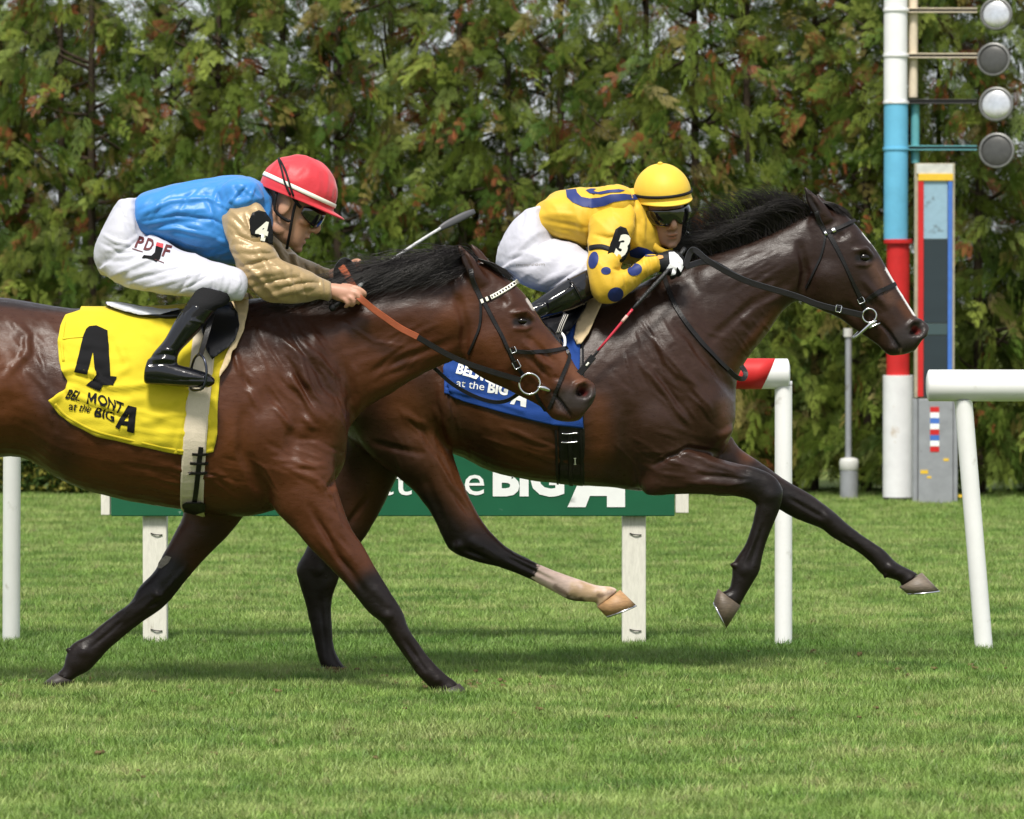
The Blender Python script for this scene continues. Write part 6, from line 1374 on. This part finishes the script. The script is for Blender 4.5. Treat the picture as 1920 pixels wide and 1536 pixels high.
def tack3(S):
    hb = S.bvh(); Y = Y3
    cl, cb = drape('saddle_cloth', [(846,600),(960,604),(1110,592)], [(834,738),(870,753),(930,770),(1000,789),(1032,796),(1060,799),(1094,803)], [(846,600),(836,640),(832,690),(834,738)], [(1110,592),(1088,640),(1086,720),(1094,803)], hb, Y, BCL,
               strokes=[([(840,730),(900,745),(980,770)], 6, .005), ([(1070,620),(1080,660)], 7, .008), ([(860,700),(960,735)], 7, .004), ([(1034,780),(1038,800)], 4, .008)], noise_amp=.004)
    tag(cl, 'blue saddle cloth with white lettering on the dark bay horse', 'saddle cloth')
    for t, a, b, c, h, bd, an in (('BELMONT', 855, 960, 699, 18, .04, 16), ('at the', 855, 908, 724, 15, .0, 9), ('BIG', 914, 952, 735, 20, .045, 9)): text_decal('lettering', t, a, b, c, h, cb, WHITEV, cl, off=.0035, bold=bd, angle=an)
    decal('lettering', [[(956,758),(978,715),(990,717),(986,764),(976,762),(976,752),(968,750),(964,759)]], cb, WHITEV, cl, off=.0035, step=4)
    both = merge_bvh(S.o, cl)
    sad = empty('saddle', tuple(P(1060, 580, Y)), 'black racing saddle with a cream pad and black girth on the blue cloth', 'saddle')
    seat = Surf('seat', [loft([(920,581,924,592,.045), (950,585,954,600,.09), (990,588,994,606,.12), (1035,582,1040,606,.12), (1075,568,1082,598,.11), (1105,556,1114,588,.09), (1118,552,1126,574,.05)], Y)], .006, 5, SEATM, None, Y)
    pad = decal('pad', [[(1112,560),(1126,564),(1134,571),(1120,598),(1104,632),(1090,650),(1081,651),(1077,640),(1082,615),(1098,585)]], hb, CHAM, None, off=.022, step=6, thick=.006, mirrorY=Y, default=Y-.15)
    flap = decal('flap', [[(1012,590),(1050,575),(1095,562),(1108,570),(1100,590),(1084,612),(1066,636),(1044,652),(1026,640),(1016,612)]], hb, SEATM, None, off=.034, step=6, thick=.006, mirrorY=Y, default=Y-.15)
    gir = mesh_obj('girth', *girdle((1068,575), (1071,912), hb, Y, .108, .004, R=.55, off=.001), LEA, smooth=False)
    gb = merge_bvh(gir, cl, S.o)
    bs = [mesh_obj('girth_edge', *strap([(x,806),(x+1,840),(x+2,880),(x+4,905)], gb, .010, .006), LEA, smooth=False) for x in (1042, 1089)]
    bs.append(mesh_obj('girth_strap', *strap([(1068,812),(1069,850),(1070,890),(1071,908)], gb, .018, .005), LEA, smooth=False))
    for yy in (812, 828):
        bs.append(mesh_obj('girth_hook', *strap([(1053,yy),(1062,yy+1),(1074,yy),(1083,yy-1)], gb, .004, .007), STEEL))
    bs.append(decal('girth_mark', [[(1075.5,856),(1080,856),(1080,857.3),(1078.7,857.3),(1079.2,866.5),(1080.5,866.5),(1080.5,868),(1076,868),(1076,866.5),(1077.4,866.5),(1077,857.3),(1075.5,857.3)]], gb, OFFW, None, off=.012, step=3))
    sp = free_strap([(1062,588,-.30),(1054,606,-.33),(1048,622,-.34),(1046,632,-.345)], .022, .006); stl = [mesh_obj('stirrup_leather', *q, LEA, smooth=False) for q in (sp, flipY(sp, Y))]
    ed = [free_strap([(1062+d,590,-.305),(1054+d,608,-.338),(1048+d,624,-.348)], .0025, .008) for d in (-4, -1, 3)]; PST = mat('pale_stitching', (.5,.47,.42), rough=.6); stw = [mesh_obj('stitching', *q, PST) for q in ed]
    irn = tube([P(a, b, Y+c) for a, b, c in ((1050,622,-.345),(1058,632,-.37),(1059,648,-.39),(1052,662,-.395),(1040,668,-.36),(1030,662,-.32),(1030,645,-.31),(1038,630,-.325),(1050,622,-.345))], .006, n=8)
    irs = [mesh_obj('stirrup', *irn, WHITEP), mesh_obj('stirrup', *flipY(irn, Y), WHITEP)]
    adopt(sad, seat.o, *pad, *flap, gir, *bs, *stl, *stw, *irs)
    br = empty('bridle', tuple(P(1600, 500, Y)), 'plain black leather bridle with steel bit rings and reins on the dark bay horse', 'bridle')
    K = []
    def st(name, pts, w, m=LEA, th=.004, off=.002): K.extend(mesh_obj(name, *q, m, smooth=False) for q in strap(pts, hb, w, th, off, mirrorY=Y))
    st('crown_piece', [(1530,396),(1536,412),(1548,437)], .020); st('cheek_piece', [(1550,432),(1566,458),(1584,496),(1600,532),(1614,562),(1626,584)], .015); st('cheek_piece', [(1540,420),(1556,446),(1576,482),(1596,522),(1618,562)], .010)
    st('browband', [(1546,438),(1562,432),(1582,424),(1602,415)], .017, LEA, .006); st('throat_latch', [(1548,440),(1544,465),(1536,490),(1524,516),(1512,540)], .010); st('noseband', [(1624,564),(1634,556),(1648,547),(1664,540),(1678,533)], .019)
    st('chin_strap', [(1642,600),(1630,610),(1618,622)], .012)
    K.append(mesh_obj('browband_keeper', *strap([(1546,439),(1550,437)], hb, .022, .008), STEEL)); K.append(mesh_obj('browband_keeper', *strap([(1560,434),(1566,431)], hb, .022, .008), STEEL))
    for s_ in (1, -1):
        q = (lambda p: p) if s_ == 1 else (lambda p: flipY(p, Y))
        K.append(mesh_obj('bit_ring', *q(ring(1630, 592, 13, Y-.066, .0042)), STEEL)); K.append(mesh_obj('bit_bar', *q(tube([P(1643,601,Y-.062), P(1632,608,Y-.066), P(1616,622,Y-.066), P(1601,635,Y-.06)], [.006,.008,.006,.004])), STEEL))
        K.append(mesh_obj('bit_bar', *q(tube([P(1630,615,Y-.068), P(1650,606,Y-.062)], .004)), STEEL)); K.append(mesh_obj('buckle', *q(buckle(1614, 563, 6, 5, -25, hb, Y-.07)), STEEL))
    K.append(mesh_obj('rein', *free_strap([(1285,500,-.16),(1294,474,-.155),(1304,470,-.16),(1332,492,-.165),(1397,526,-.15),(1488,554,-.125),(1540,573,-.11),(1617,591,-.075)], .024, .005), LEA, smooth=False))
    K.append(mesh_obj('rein', *free_strap([(1285,500,.1),(1332,492,.165),(1397,526,.15),(1488,554,.125),(1540,573,.11),(1617,591,.075)], .024, .005), LEA, smooth=False))
    K.append(mesh_obj('buckle', *buckle(1571, 579, 5, 6, 10, merge_bvh(K[-2]), Y-.1), STEEL))
    adopt(br, *K)
    yk = empty('neck_strap', tuple(P(1320, 640, Y)), 'thin black leather neck strap around the shoulders of the dark bay horse', 'strap')
    n1 = [mesh_obj('strap', *q, LEA, smooth=False) for q in strap([(1246,520),(1254,545),(1268,578),(1290,610),(1318,645),(1346,676),(1368,696)], hb, .020, .005, mirrorY=Y)]
    n2 = mesh_obj('strap_end', *free_strap([(1366,694,-.115),(1382,708,-.09),(1394,710,-.06),(1398,700,-.04),(1390,686,-.03)], .020, .006), LEA, smooth=False); adopt(yk, *n1, n2)
    wh = empty('whip', tuple(P(1240, 520, Y-.24)), 'red and black riding whip held by the jockey in yellow', 'whip')
    w1 = mesh_obj('handle', *tube([P(a, b, Y+c) for a, b, c in ((1284,466,-.19),(1264,493,-.225),(1240,521,-.262),(1212,551,-.29),(1186,580,-.315))], [.010,.0085,.009,.0085,.006]), mat('wrapped_grip', (.014,.014,.015), rough=.45, bump=.8, bscale=120, stretch=(1,1,.2)))
    w2 = mesh_obj('shaft', *tube([P(a, b, Y+c) for a, b, c in ((1186,580,-.315),(1168,602,-.325),(1121,658,-.335))], [.0055,.0058,.005]), mat('red_shaft', (.50,.03,.055), rough=.3, spec=.5)); w2b = mesh_obj('shaft_band', *tube([P(1176,592,Y-.322), P(1166,604,Y-.326)], .0066), mat('pink_band', (.65,.38,.33), rough=.5))
    w3 = mesh_obj('shaft_end', *tube([P(1122,657,Y-.335), P(1110,672,Y-.337)], .005), BLKS); w4 = mesh_obj('flap', *free_strap([(1113,668,-.337),(1104,679,-.338),(1096,689,-.338),(1086,701,-.338)], .026, .006), BLKS, smooth=False)
    w5 = mesh_obj('flap_mark', *free_strap([(1104,680,-.346),(1099,686,-.346)], .008, .002), OFFW); adopt(wh, w1, w2, w2b, w3, w4, w5)

S4 = horse4(); S3 = horse3()
J4 = jockey4(); J3 = jockey3()
tack4(S4); tack3(S3)
